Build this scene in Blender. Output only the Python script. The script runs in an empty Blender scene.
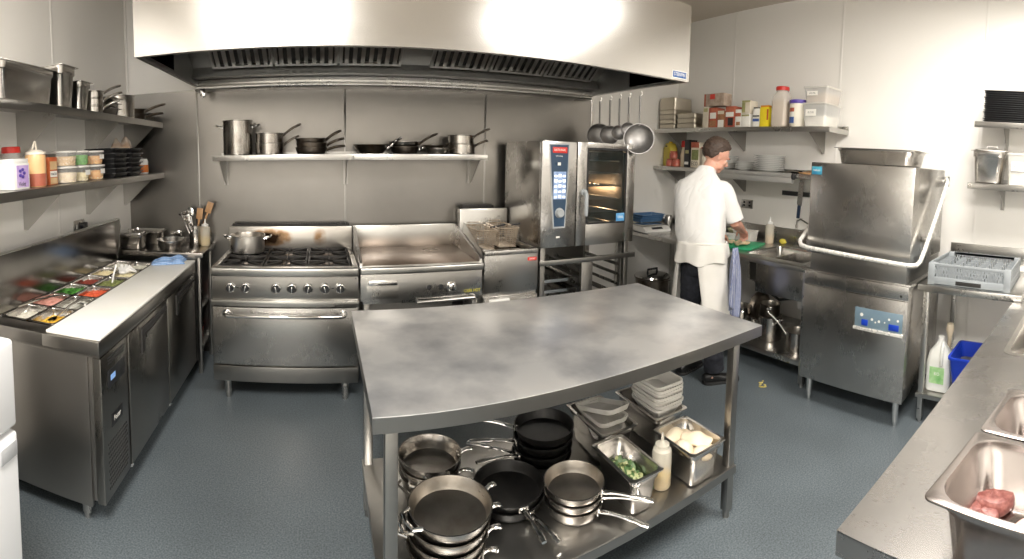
import bpy, bmesh, math, random
from mathutils import Vector, Matrix
random.seed(7)
PI = math.pi
SC = bpy.context.scene
COL = SC.collection

# ------------------------------------------------------------------ camera, world, light, exposure
def make_camera():
    f, cv = 479.565, 187.3246                     # pixels per radian, horizon row of the cylinder
    roll, pitch, yaw = -.0197, -.0666, -.3997
    R = Matrix.Rotation(yaw, 3, 'Z') @ Matrix.Rotation(pitch, 3, 'X') @ Matrix.Rotation(roll, 3, 'Y')
    m = Matrix((( R[0][0], R[0][2], -R[0][1], 0),
                ( R[1][0], R[1][2], -R[1][1], 0),
                ( R[2][0], R[2][2], -R[2][1], 1.65),
                (0, 0, 0, 1)))
    c = bpy.data.cameras.new('panorama_camera'); o = bpy.data.objects.new('panorama_camera', c)
    COL.objects.link(o); o.matrix_world = m
    c.type = 'PANO'; c.panorama_type = 'CENTRAL_CYLINDRICAL'
    c.central_cylindrical_range_u_min = -512/f; c.central_cylindrical_range_u_max = 512/f
    c.central_cylindrical_range_v_min = (cv-559)/f; c.central_cylindrical_range_v_max = cv/f
    c.central_cylindrical_radius = 1.0
    c.clip_start = .02
    SC.camera = o
make_camera()

w = bpy.data.worlds.new('kitchen_world'); SC.world = w; w.use_nodes = True
w.node_tree.nodes['Background'].inputs[0].default_value = (.9, .92, 1, 1)
w.node_tree.nodes['Background'].inputs[1].default_value = .3

def area_lamp(name, loc, sx, sy, power, color=(1, .955, .90)):
    l = bpy.data.lights.new(name, 'AREA'); l.shape = 'RECTANGLE'; l.size = sx; l.size_y = sy
    l.energy = power; l.color = color
    o = bpy.data.objects.new(name, l); COL.objects.link(o); o.location = loc
    return o
# light of the ceiling fittings (their housings are built further down, on the ceiling)
CEIL = 3.23
FITTINGS = [(-.42, -.15, .95, 1.25, 132), (2.38, .20, .95, 1.25, 74)]
for i, (x, y, sx, sy, p) in enumerate(FITTINGS):
    area_lamp('ceiling_lamp_light', (x, y, CEIL-.075), sx-.06, sy-.06, p)

SC.view_settings.view_transform = 'Standard'
SC.view_settings.look = 'None'
SC.view_settings.gamma = 1
SC.view_settings.use_curve_mapping = False
SC.view_settings.exposure = .35

# ------------------------------------------------------------------ materials
MATS = {}
def mat(name, col=(.8, .8, .8), rough=.5, metal=0., noise=None, bump=0., nscale=20., stretch=None, ior=1.5,
        alpha=None, trans=0., emit=None, spec=.5, rvar=0., sheen=0., sss=0., coat=0.):
    """Principled material; 'noise' is a second colour mixed in by a noise field in object space."""
    m = bpy.data.materials.new(name); m.use_nodes = True; nt = m.node_tree; N = nt.nodes; L = nt.links
    b = N['Principled BSDF']
    b.inputs['Base Color'].default_value = (*col, 1); b.inputs['Roughness'].default_value = rough
    b.inputs['Metallic'].default_value = metal; b.inputs['IOR'].default_value = ior
    b.inputs['Specular IOR Level'].default_value = spec
    b.inputs['Transmission Weight'].default_value = trans
    b.inputs['Subsurface Weight'].default_value = sss
    b.inputs['Coat Weight'].default_value = coat
    if alpha is not None: b.inputs['Alpha'].default_value = alpha
    if emit: b.inputs['Emission Color'].default_value = (*emit[:3], 1); b.inputs['Emission Strength'].default_value = emit[3]
    tc = N.new('ShaderNodeTexCoord'); mp = N.new('ShaderNodeMapping'); L.new(tc.outputs['Object'], mp.inputs[0])
    if stretch: mp.inputs['Scale'].default_value = stretch
    n = N.new('ShaderNodeTexNoise'); n.inputs['Scale'].default_value = nscale; n.inputs['Detail'].default_value = 4
    L.new(mp.outputs[0], n.inputs['Vector'])
    if noise:
        r = N.new('ShaderNodeValToRGB'); r.color_ramp.elements[0].position = .35; r.color_ramp.elements[1].position = .68
        r.color_ramp.elements[0].color = (*col, 1); r.color_ramp.elements[1].color = (*noise, 1)
        L.new(n.outputs['Fac'], r.inputs[0]); L.new(r.outputs[0], b.inputs['Base Color'])
    if rvar:
        mr = N.new('ShaderNodeMapRange'); mr.inputs['To Min'].default_value = rough-rvar; mr.inputs['To Max'].default_value = rough+rvar
        mr.inputs['From Min'].default_value = .3; mr.inputs['From Max'].default_value = .7
        L.new(n.outputs['Fac'], mr.inputs[0]); L.new(mr.outputs[0], b.inputs['Roughness'])
    if bump:
        bp = N.new('ShaderNodeBump'); bp.inputs['Strength'].default_value = bump; bp.inputs['Distance'].default_value = .002
        L.new(n.outputs['Fac'], bp.inputs['Height']); L.new(bp.outputs[0], b.inputs['Normal'])
    MATS[name] = m
    return m

def steel(name, col, rough=.3, stretch=(3, 3, 90), bump=0, dirt=None, dscale=3., dirt_lo=.45, metal=1.):
    """Brushed stainless steel: stretched fine grain for roughness and bump, large soft smears in colour."""
    m = bpy.data.materials.new(name); m.use_nodes = True; nt = m.node_tree; N = nt.nodes; L = nt.links
    b = N['Principled BSDF']; b.inputs['Metallic'].default_value = metal
    tc = N.new('ShaderNodeTexCoord')
    mp = N.new('ShaderNodeMapping'); mp.inputs['Scale'].default_value = stretch; L.new(tc.outputs['Object'], mp.inputs[0])
    g = N.new('ShaderNodeTexNoise'); g.inputs['Scale'].default_value = 14; g.inputs['Detail'].default_value = 3; L.new(mp.outputs[0], g.inputs['Vector'])
    s = N.new('ShaderNodeTexNoise'); s.inputs['Scale'].default_value = dscale; s.inputs['Detail'].default_value = 6; L.new(tc.outputs['Object'], s.inputs['Vector'])
    r = N.new('ShaderNodeValToRGB'); e = r.color_ramp.elements; e[0].position = dirt_lo; e[1].position = dirt_lo+.25
    d = dirt or tuple(c*.90 for c in col)
    e[0].color = (*col, 1); e[1].color = (*d, 1)
    L.new(s.outputs['Fac'], r.inputs[0]); L.new(r.outputs[0], b.inputs['Base Color'])
    ad = N.new('ShaderNodeMath'); ad.operation = 'ADD'; L.new(g.outputs['Fac'], ad.inputs[0]); L.new(s.outputs['Fac'], ad.inputs[1])
    gm = N.new('ShaderNodeMath'); gm.operation = 'MULTIPLY'; gm.inputs[1].default_value = .25; L.new(g.outputs['Fac'], gm.inputs[0]); L.new(gm.outputs[0], ad.inputs[0])
    mr = N.new('ShaderNodeMapRange'); mr.inputs['From Min'].default_value = .45; mr.inputs['From Max'].default_value = .8
    mr.inputs['To Min'].default_value = max(.04, rough-.02); mr.inputs['To Max'].default_value = rough+.03
    L.new(ad.outputs[0], mr.inputs[0]); L.new(mr.outputs[0], b.inputs['Roughness'])
    if bump:
        bp = N.new('ShaderNodeBump'); bp.inputs['Strength'].default_value = bump; bp.inputs['Distance'].default_value = .001
        L.new(g.outputs['Fac'], bp.inputs['Height']); L.new(bp.outputs[0], b.inputs['Normal'])
    MATS[name] = m
    return m

M_WALL = mat('white_cladding', (.87, .85, .81), .22, noise=(.85, .83, .785), nscale=1.3, spec=.45)
M_JOINT = mat('joint_trim', (.86, .84, .80), .25)
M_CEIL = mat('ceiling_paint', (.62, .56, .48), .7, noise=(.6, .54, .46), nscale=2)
M_SPLASH = steel('splashback_steel', (.275, .262, .245), .30, stretch=(1.5, 1.5, 60), dscale=1.6)
M_HOOD = steel('hood_steel', (.60, .585, .56), .20, stretch=(40, 40, 1.5), dscale=1.2)
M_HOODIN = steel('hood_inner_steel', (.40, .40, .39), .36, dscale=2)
M_FILT = steel('filter_steel', (.55, .55, .54), .32, dscale=5)
M_STEEL = steel('brushed_steel', (.54, .53, .505), .28, stretch=(60, 3, 3))
M_STEELV = steel('vertical_brushed_steel', (.53, .515, .49), .27, stretch=(60, 60, 2))
M_DSTEEL = steel('dull_steel', (.36, .35, .33), .30, stretch=(60, 60, 2))
M_TABLE = steel('worn_table_steel', (.76, .76, .755), .31, stretch=(3, 60, 3), dirt=(.42, .43, .45), dscale=3.6, dirt_lo=.42, metal=.8)
M_TABLE2 = steel('scratched_counter_steel', (.42, .405, .39), .27, stretch=(60, 4, 3), dirt=(.35, .34, .33), dscale=3.5, dirt_lo=.4)
M_PAN = steel('pan_steel', (.48, .46, .43), .22, stretch=(3, 3, 60), dirt=(.34, .31, .28), dscale=14)
M_PANIN = steel('worn_pan_inside', (.48, .45, .41), .32, stretch=(30, 30, 30), dirt=(.32, .29, .25), dscale=9, dirt_lo=.4)
M_DPAN = steel('burnt_pan_steel', (.22, .19, .16), .34, dirt=(.10, .08, .06), dscale=10, dirt_lo=.4)
M_GN = steel('tray_steel', (.62, .60, .57), .20, stretch=(3, 3, 30), dscale=8)
M_CHROME = mat('chrome', (.8, .79, .77), .1, 1, nscale=40, rvar=.04)
M_NONSTICK = mat('black_nonstick', (.006, .006, .006), .36, 0, noise=(.014, .013, .012), nscale=30, spec=.45)
M_IRON = mat('cast_iron', (.018, .017, .016), .55, .3, noise=(.04, .036, .032), nscale=40, bump=.4)
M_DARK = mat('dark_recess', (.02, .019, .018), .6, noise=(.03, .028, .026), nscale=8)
M_RUBBER = mat('black_rubber', (.02, .02, .02), .6, nscale=30, rvar=.1)
M_BLKPL = mat('black_plastic', (.02, .02, .021), .35, nscale=30, rvar=.06)
M_WHITEPL = mat('white_plastic', (.82, .81, .78), .35, noise=(.78, .77, .73), nscale=6)
M_BOARD = mat('white_cutting_board', (.88, .87, .82), .45, noise=(.84, .82, .75), nscale=4, bump=.05)
M_FRIDGE = mat('white_enamel', (.82, .83, .84), .25, noise=(.80, .81, .82), nscale=2)
M_CLEARPL = mat('clear_tub_plastic', (.86, .86, .84), .25, alpha=.18, nscale=10, rvar=.05)
M_MILKYPL = mat('milky_plastic', (.86, .84, .78), .35, alpha=.62, nscale=10, rvar=.05)
M_NATURAL = mat('natural_squeeze_plastic', (.85, .80, .68), .35, alpha=.42, nscale=10, rvar=.05)
M_GREENBD = mat('green_cutting_board', (.02, .33, .14), .45, noise=(.03, .38, .17), nscale=12)
M_BLUEPL = mat('blue_plastic', (.01, .04, .42), .35, noise=(.01, .05, .48), nscale=6)
M_REDPL = mat('red_plastic', (.62, .03, .02), .35, nscale=20, rvar=.05)
M_PURPLEPL = mat('purple_plastic', (.10, .06, .35), .35, nscale=20, rvar=.05)
M_YELLOW = mat('yellow_plastic', (.85, .62, .03), .4, noise=(.8, .56, .02), nscale=10)
M_PORC = mat('white_porcelain', (.80, .80, .77), .15, noise=(.78, .78, .75), nscale=5)
M_GREYPL = mat('grey_rack_plastic', (.31, .335, .35), .4, noise=(.28, .305, .32), nscale=12)
M_PAPER = mat('label_paper', (.86, .84, .78), .7, nscale=20, rvar=.05)
M_WOOD = mat('turned_wood', (.40, .22, .10), .55, noise=(.5, .3, .15), nscale=8, stretch=(1, 1, .15))
M_BLKMAT = mat('black_fabric_case', (.012, .012, .013), .7, noise=(.02, .02, .02), nscale=50)

def floor_material():
    m = bpy.data.materials.new('safety_vinyl_floor'); m.use_nodes = True; nt = m.node_tree; N = nt.nodes; L = nt.links
    b = N['Principled BSDF']; tc = N.new('ShaderNodeTexCoord')
    a = N.new('ShaderNodeTexNoise'); a.inputs['Scale'].default_value = 130; a.inputs['Detail'].default_value = 2; L.new(tc.outputs['Object'], a.inputs['Vector'])
    c = N.new('ShaderNodeTexNoise'); c.inputs['Scale'].default_value = 2.2; c.inputs['Detail'].default_value = 5; L.new(tc.outputs['Object'], c.inputs['Vector'])
    r = N.new('ShaderNodeValToRGB'); e = r.color_ramp.elements; e[0].position = .36; e[1].position = .66
    e[0].color = (.072, .089, .099, 1); e[1].color = (.150, .176, .192, 1)
    L.new(a.outputs['Fac'], r.inputs[0])
    r2 = N.new('ShaderNodeValToRGB'); r2.color_ramp.elements[0].position = .3; r2.color_ramp.elements[1].position = .7
    r2.color_ramp.elements[0].color = (.86, .86, .86, 1); r2.color_ramp.elements[1].color = (1.08, 1.08, 1.08, 1)
    L.new(c.outputs['Fac'], r2.inputs[0])
    mx = N.new('ShaderNodeMix'); mx.data_type = 'RGBA'; mx.blend_type = 'MULTIPLY'; mx.inputs[0].default_value = 1
    L.new(r.outputs[0], mx.inputs[6]); L.new(r2.outputs[0], mx.inputs[7]); L.new(mx.outputs[2], b.inputs['Base Color'])
    mr = N.new('ShaderNodeMapRange'); mr.inputs['To Min'].default_value = .38; mr.inputs['To Max'].default_value = .55
    L.new(c.outputs['Fac'], mr.inputs[0]); L.new(mr.outputs[0], b.inputs['Roughness'])
    bp = N.new('ShaderNodeBump'); bp.inputs['Strength'].default_value = .12; bp.inputs['Distance'].default_value = .001
    L.new(a.outputs['Fac'], bp.inputs['Height']); L.new(bp.outputs[0], b.inputs['Normal'])
    return m
M_FLOOR = floor_material()

# ------------------------------------------------------------------ mesh helpers
def rrect(cx, cy, w, h, r, z, k=4):
    """Rounded rectangle ring, w along x and h along y."""
    r = min(r, w/2-1e-4, h/2-1e-4); P = []
    for qx, qy, a0 in ((1, 1, 0), (-1, 1, PI/2), (-1, -1, PI), (1, -1, 1.5*PI)):
        for i in range(k+1):
            a = a0+i*(PI/2)/k
            P.append((cx+qx*(w/2-r)+r*math.cos(a), cy+qy*(h/2-r)+r*math.sin(a), z))
    return P
def circ(cx, cy, z, rx, ry=None, n=24, rot=0):
    ry = rx if ry is None else ry
    return [(cx+rx*math.cos(2*PI*i/n+rot), cy+ry*math.sin(2*PI*i/n+rot), z) for i in range(n)]

class MB:
    def __init__(s): s.bm = bmesh.new(); s.ms = []; s.i = 0
    def use(s, m):
        if m not in s.ms: s.ms.append(m)
        s.i = s.ms.index(m); return s
    def _f(s, vs):
        try:
            f = s.bm.faces.new(vs); f.material_index = s.i; return f
        except ValueError: return None
    def box(s, x0, y0, z0, x1, y1, z1, bev=0, seg=2):
        x0, x1 = sorted((x0, x1)); y0, y1 = sorted((y0, y1)); z0, z1 = sorted((z0, z1))
        v = [s.bm.verts.new(p) for p in ((x0,y0,z0),(x1,y0,z0),(x1,y1,z0),(x0,y1,z0),(x0,y0,z1),(x1,y0,z1),(x1,y1,z1),(x0,y1,z1))]
        F = [s._f([v[i] for i in q]) for q in ((3,2,1,0),(4,5,6,7),(0,1,5,4),(1,2,6,5),(2,3,7,6),(3,0,4,7))]
        if bev:
            es = list({e for f in F for e in f.edges})
            r = bmesh.ops.bevel(s.bm, geom=es, offset=bev, segments=seg, affect='EDGES', profile=.5)
            for f in r['faces']: f.material_index = s.i
        return s
    def xbox(s, M, sx, sy, sz, bev=0):
        """Box of full size sx, sy, sz centred on the frame M."""
        t = MB(); t.box(-sx/2, -sy/2, -sz/2, sx/2, sy/2, sz/2, bev); s.merge(t, M); return s
    def merge(s, o, M=None):
        M = M or Matrix()
        mp = {}
        for v in o.bm.verts: mp[v] = s.bm.verts.new(M @ v.co)
        for f in o.bm.faces:
            g = s._f([mp[v] for v in f.verts])
            if g and o.ms:
                m = o.ms[f.material_index]
                if m not in s.ms: s.ms.append(m)
                g.material_index = s.ms.index(m)
        o.bm.free(); return s
    def loft(s, rings, cap0=True, cap1=True, closed=True):
        R = [[s.bm.verts.new(p) for p in r] for r in rings]
        n = len(R[0])
        for a, b in zip(R, R[1:]):
            for i in range(n if closed else n-1):
                j = (i+1) % n; s._f([a[i], a[j], b[j], b[i]])
        if cap0: s._f(R[0][::-1])
        if cap1: s._f(R[-1])
        return s
    def cyl(s, p0, p1, r0, r1=None, n=20):
        r1 = r0 if r1 is None else r1
        return s.tube([p0, p1], [r0, r1], n)
    def tube(s, pts, r, n=10, closed=False, cap=True):
        P = [Vector(p) for p in pts]; m = len(P)
        rs = r if isinstance(r, (list, tuple)) else [r]*m
        T = []
        for i in range(m):
            if closed: d = P[(i+1) % m]-P[i-1]
            else: d = P[min(i+1, m-1)]-P[max(i-1, 0)]
            T.append(d.normalized() if d.length > 1e-9 else Vector((0, 0, 1)))
        u = T[0].orthogonal().normalized(); rings = []
        for i in range(m):
            u = (u-T[i]*u.dot(T[i])); u = u.normalized() if u.length > 1e-6 else T[i].orthogonal().normalized()
            v = T[i].cross(u)
            rings.append([tuple(P[i]+(u*math.cos(2*PI*k/n)+v*math.sin(2*PI*k/n))*rs[i]) for k in range(n)])
        if closed: rings.append(rings[0])
        if closed:
            R = [[s.bm.verts.new(p) for p in q] for q in rings[:-1]]; R.append(R[0])
            for a, b in zip(R, R[1:]):
                for k in range(n): s._f([a[k], a[(k+1) % n], b[(k+1) % n], b[k]])
        else: s.loft(rings, cap, cap)
        return s
    def lathe(s, prof, c=(0, 0, 0), n=32):
        """Revolve (r, z) pairs about z through c; r = 0 closes an end."""
        R = []
        for r, z in prof:
            if r < 1e-6: R.append([s.bm.verts.new((c[0], c[1], c[2]+z))])
            else: R.append([s.bm.verts.new((c[0]+r*math.cos(2*PI*i/n), c[1]+r*math.sin(2*PI*i/n), c[2]+z)) for i in range(n)])
        for a, b in zip(R, R[1:]):
            for i in range(n):
                j = (i+1) % n
                if len(a) == 1 and len(b) > 1: s._f([a[0], b[j], b[i]])
                elif len(b) == 1 and len(a) > 1: s._f([a[i], a[j], b[0]])
                elif len(a) > 1: s._f([a[i], a[j], b[j], b[i]])
        return s
    def prism(s, poly, ax, a, b):
        """Extrude a 2-D polygon along axis ax from a to b; poly holds the other two coordinates in xyz order."""
        def P(p, t): return {'x': (t, p[0], p[1]), 'y': (p[0], t, p[1]), 'z': (p[0], p[1], t)}[ax]
        return s.loft([[P(p, a) for p in poly], [P(p, b) for p in poly]])
    def ell(s, c, rx, ry, rz, M=None, n=20, k=12):
        t = MB(); t.lathe([(math.sin(PI*i/k), -math.cos(PI*i/k)) for i in range(k+1)], n=n)
        X = Matrix.Translation(c) @ (M or Matrix()).to_4x4() @ Matrix.Diagonal((rx, ry, rz, 1)); return s.merge(t, X)
    def obj(s, name, m=None, parent=None, loc=(0, 0, 0), rot=(0, 0, 0), ang=38):
        bm = s.bm
        bmesh.ops.remove_doubles(bm, verts=bm.verts, dist=1e-6)
        bmesh.ops.recalc_face_normals(bm, faces=bm.faces)
        for f in bm.faces: f.smooth = True
        for e in bm.edges:
            if len(e.link_faces) == 2 and e.calc_face_angle(0) > math.radians(ang): e.smooth = False
        me = bpy.data.meshes.new(name); bm.to_mesh(me); bm.free()
        for x in (s.ms or [m]): me.materials.append(x)
        o = bpy.data.objects.new(name, me); COL.objects.link(o); o.location = loc; o.rotation_euler = rot
        if parent: o.parent = parent
        return o

def tag(o, label=None, cat=None, group=None, kind=None):
    if label: o['label'] = label
    if cat: o['category'] = cat
    if group: o['group'] = group
    if kind: o['kind'] = kind
    return o
def thing(name, label, cat, loc=(0, 0, 0), rz=0, group=None):
    o = bpy.data.objects.new(name, None); COL.objects.link(o); o.empty_display_size = .1
    o.location = loc; o.rotation_euler = (0, 0, rz)
    return tag(o, label, cat, group)
def struct(name, mb, m): return tag(mb.obj(name, m), kind='structure')
def dup(root, loc=None, rz=None, label=None, group=None):
    r = root.copy(); COL.objects.link(r)
    if loc is not None: r.location = loc
    if rz is not None: r.rotation_euler = (root.rotation_euler[0], root.rotation_euler[1], rz)
    if label: r['label'] = label
    if group: r['group'] = group
    for ch in list(root.children):
        c = ch.copy(); COL.objects.link(c); c.parent = r
        for g in list(ch.children):
            d = g.copy(); COL.objects.link(d); d.parent = c
    return r
def text(name, body, size, m, parent=None, M=None, depth=.0008, sx=1.):
    """Raised lettering, centred, facing +z of the frame M."""
    cu = bpy.data.curves.new(name, 'FONT'); cu.body = body; cu.size = size; cu.extrude = depth
    cu.align_x = 'CENTER'; cu.align_y = 'CENTER'; cu.resolution_u = 2
    t = bpy.data.objects.new(name+'_curve', cu); COL.objects.link(t)
    dg = bpy.context.evaluated_depsgraph_get(); me = bpy.data.meshes.new_from_object(t.evaluated_get(dg))
    bpy.data.objects.remove(t); bpy.data.curves.remove(cu)
    me.transform((M or Matrix()) @ Matrix.Diagonal((sx, 1, 1, 1)))
    me.materials.clear(); me.materials.append(m); me.name = name
    o = bpy.data.objects.new(name, me); COL.objects.link(o)
    if parent: o.parent = parent
    return o
def frame(o, x, y, z=None):
    """Matrix with origin o and axes x, y."""
    x = Vector(x).normalized(); y = Vector(y).normalized(); z = x.cross(y)
    return Matrix(((x[0], y[0], z[0], o[0]), (x[1], y[1], z[1], o[1]), (x[2], y[2], z[2], o[2]), (0, 0, 0, 1)))
FACE_NY = lambda p: frame(p, (1, 0, 0), (0, 0, 1))        # lettering on a face that looks towards -y
FACE_NX = lambda p: frame(p, (0, -1, 0), (0, 0, 1))       # ... towards -x
FACE_PX = lambda p: frame(p, (0, 1, 0), (0, 0, 1))        # ... towards +x
# ------------------------------------------------------------------ room shell
XL, XR, YB, YB2, YF = -1.62, 3.85, 3.85, 4.22, -1.7
struct('floor', MB().box(XL-.1, YF-.1, -.1, XR+.1, YB2+.1, 0), M_FLOOR)
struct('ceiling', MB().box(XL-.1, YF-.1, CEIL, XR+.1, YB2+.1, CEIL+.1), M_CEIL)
struct('wall_left', MB().box(XL-.1, YF-.1, 0, XL, YB2+.1, CEIL), M_WALL)
struct('wall_right', MB().box(XR, YF-.1, 0, XR+.1, YB2+.1, CEIL), M_WALL)
struct('wall_front', MB().box(XL, YF-.1, 0, XR, YF, CEIL), M_WALL)
struct('wall_back', MB().prism([(XL, YB), (2.42, YB), (2.42, YB2), (XR, YB2), (XR, YB2+.1), (XL, YB2+.1)], 'z', 0, CEIL), M_WALL)
for i, (x0, x1) in enumerate(((XL, -1.003), (-.997, .194), (.2, 1.364), (1.37, 2.42))):
    struct('trim_%d' % (i+1), MB().box(x0, YB-.006, 0, x1, YB, 2.18 if i else 2.19), M_SPLASH)
n = 5
for x in (-1.0, .197, 1.367):
    struct('trim_%d' % n, MB().box(x-.008, YB-.010, .2, x+.008, YB-.006, 2.18, .001), M_DSTEEL); n += 1
struct('trim_%d' % n, MB().box(2.41, YB-.012, 0, 2.43, YB+.004, CEIL, .002), M_STEELV); n += 1
for y in (3.37, 2.10, .79):
    struct('trim_%d' % n, MB().box(XR-.003, y-.012, 0, XR, y+.012, CEIL, .001), M_JOINT); n += 1
struct('trim_%d' % n, MB().box(XL, 2.64, 0, XL+.003, 2.665, CEIL, .001), M_JOINT); n += 1
struct('trim_%d' % n, MB().box(XL, YB-.02, 2.19, XL+.02, YB, CEIL, .004), M_JOINT)

# ceiling light fittings
for i, (x, y, sx, sy, p) in enumerate(FITTINGS):
    lab = ('white ceiling light panel nearer the left wall, behind the viewer', 'white ceiling light panel nearer the right wall')[i]
    t = thing('ceiling_light', lab, 'ceiling light', (x, y, CEIL))
    a, b = sx/2, sy/2
    fr = MB()
    for q in ((-a, -b, a, -b+.03), (-a, b-.03, a, b), (-a, -b+.03, -a+.03, b-.03), (a-.03, -b+.03, a, b-.03)):
        fr.box(q[0], q[1], -.09, q[2], q[3], 0)
    fr.obj('light_frame', M_WHITEPL, t)
    MB().box(-a+.03, -b+.03, -.05, a-.03, b-.03, -.045).obj('diffuser', mat('lamp_diffuser', (.9, .9, .88), .4, emit=(1, .93, .83, 3)), t)

# ------------------------------------------------------------------ extraction hood
HX0, HX1, HY0, HY1, HZ0, HZ1 = -.98, 2.325, 2.45, YB-.006, 2.195, 2.72
hood = thing('extraction_hood', 'wide stainless steel extraction hood over the cooking line', 'extraction hood', ((HX0+HX1)/2, HY0, HZ0))
hl = lambda mb: mb
def HB(): return MB()
def hobj(mb, name, m): return mb.obj(name, m, hood, loc=(-(HX0+HX1)/2, -HY0, -HZ0))
b = HB()
b.box(HX0, HY0, HZ0, HX1, HY0+.02, HZ1)                       # front
b.box(HX0, HY0+.02, HZ0, HX0+.015, HY1, HZ1)                  # left end
b.box(HX1-.015, HY0+.02, HZ0, HX1, HY1, HZ1)                  # right end
b.box(HX0+.015, HY0+.02, HZ1-.015, HX1-.015, HY1, HZ1)        # top
hobj(b, 'canopy_shell', M_HOOD)
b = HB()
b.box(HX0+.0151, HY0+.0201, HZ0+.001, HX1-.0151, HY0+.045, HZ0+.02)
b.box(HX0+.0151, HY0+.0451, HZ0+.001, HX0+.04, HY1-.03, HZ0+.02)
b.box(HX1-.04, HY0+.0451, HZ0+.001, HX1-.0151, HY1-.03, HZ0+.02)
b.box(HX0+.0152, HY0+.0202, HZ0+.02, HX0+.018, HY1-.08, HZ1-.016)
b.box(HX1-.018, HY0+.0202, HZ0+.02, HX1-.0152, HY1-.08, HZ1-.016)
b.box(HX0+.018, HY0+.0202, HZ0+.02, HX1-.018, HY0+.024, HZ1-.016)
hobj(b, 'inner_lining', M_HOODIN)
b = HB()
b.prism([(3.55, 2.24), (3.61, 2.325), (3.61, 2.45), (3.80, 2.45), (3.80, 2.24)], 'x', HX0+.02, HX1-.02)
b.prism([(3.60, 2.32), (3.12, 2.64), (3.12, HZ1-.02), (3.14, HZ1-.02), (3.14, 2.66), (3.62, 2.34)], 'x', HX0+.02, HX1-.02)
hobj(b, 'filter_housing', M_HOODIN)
b = HB()
b.box(HX0, 3.70, 2.165, HX1, HY1, 2.195, .004); b.tube([(HX0+.01, 3.70, 2.185), (HX1-.01, 3.70, 2.185)], .022, 12)
b.box(HX0+.02, 3.66, 2.195, HX1-.02, 3.80, 2.235, .004)
hobj(b, 'grease_gutter', M_STEEL)
b = HB(); b.box(-.925, 3.66, 2.115, -.885, 3.70, 2.175, .004); b.cyl((-.905, 3.68, 2.105), (-.905, 3.68, 2.117), .012, n=12)
hobj(b, 'drain_cup', M_CHROME)
# maker's badge low on the right of the front
b = HB(); b.box(2.175, HY0-.004, 2.214, 2.295, HY0-.0005, 2.254, .0015)
bd = hobj(b, 'badge', mat('blue_badge', (.02, .10, .33), .3, nscale=20, rvar=.04)); bd['label'] = 'small blue and white nameplate'
b = HB(); 
for q in ((2.169, 2.208, 2.301, 2.2135), (2.169, 2.2545, 2.301, 2.260), (2.169, 2.2135, 2.1745, 2.2545), (2.2955, 2.2135, 2.301, 2.2545)):
    b.box(q[0], HY0-.0035, q[1], q[2], HY0-.0005, q[3])
b.obj('badge_border', M_WHITEPL, bd)
tx = text('badge_lettering', 'STERWIN', .036, M_PAPER, bd, FACE_NY((2.235, HY0-.0045, 2.234)), .0006, .68)
# closure panel between hood and ceiling
cl = MB(); cl.box(-.9, 2.62, HZ1, 2.22, YB-.02, CEIL-.002); o = cl.obj('hood_closure_panel', mat('closure_panel_white', (.80, .77, .74), .35, noise=(.78, .75, .72), nscale=2))
tag(o, 'pale boxed panel between the top of the hood and the ceiling', 'ceiling panel')
o = MB().box(2.2205, 2.63, HZ1+.001, 2.24, 2.66, CEIL-.002, .003).obj('corner_strip', M_JOINT); tag(o, 'thin white vertical strip on the right corner of the hood closure', 'trim')

# baffle filters
fs = []
def baffle():
    t = thing('baffle_filter', 'x', 'grease filter')
    W, L = .455, .50
    f = MB()
    for q in ((-W/2, 0, W/2, .02), (-W/2, L-.02, W/2, L), (-W/2, .02, -W/2+.02, L-.02), (W/2-.02, .02, W/2, L-.02)): f.box(q[0], q[1], 0, q[2], q[3], .03)
    f.obj('filter_frame', M_FILT, t)
    f = MB(); f.box(-W/2+.02, .02, .024, W/2-.02, L-.02, .028); f.obj('filter_backing', M_DARK, t)
    s = MB(); k = 7
    for i in range(k):
        x = -W/2+.02+(W-.04)*(i+.5)/k
        s.box(x-.015, .021, .0, x+.015, L-.021, .006)
    s.obj('baffles', M_FILT, t)
    h = MB(); h.tube([(-.05, .05, -.001), (-.05, .05, -.02), (.05, .05, -.02), (.05, .05, -.001)], .003, 6); h.obj('filter_handle', M_CHROME, t)
    return t
bf = None
names = ['leftmost', 'second from left', 'third from left', 'third from right', 'second from right', 'rightmost']
for i, x in enumerate((-.573, -.10, .373, 1.05, 1.523, 1.996)):
    if bf is None: bf = baffle(); o = bf
    else: o = dup(bf)
    # local y runs up the slope towards the room, local z faces up and back
    sl = math.atan2(.32, -.48)
    o.rotation_euler = (0, 0, 0)
    X = Vector((-1, 0, 0)); Y = Vector((0, -.8321, .5547)); Z = X.cross(Y)
    o.matrix_world = Matrix(((X[0], Y[0], Z[0], x), (X[1], Y[1], Z[1], 3.575), (X[2], Y[2], Z[2], 2.300), (0, 0, 0, 1)))
    o['label'] = 'steel baffle filter inside the hood, %s of the six' % names[i]; o['group'] = 'baffle filters inside the hood'
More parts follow.
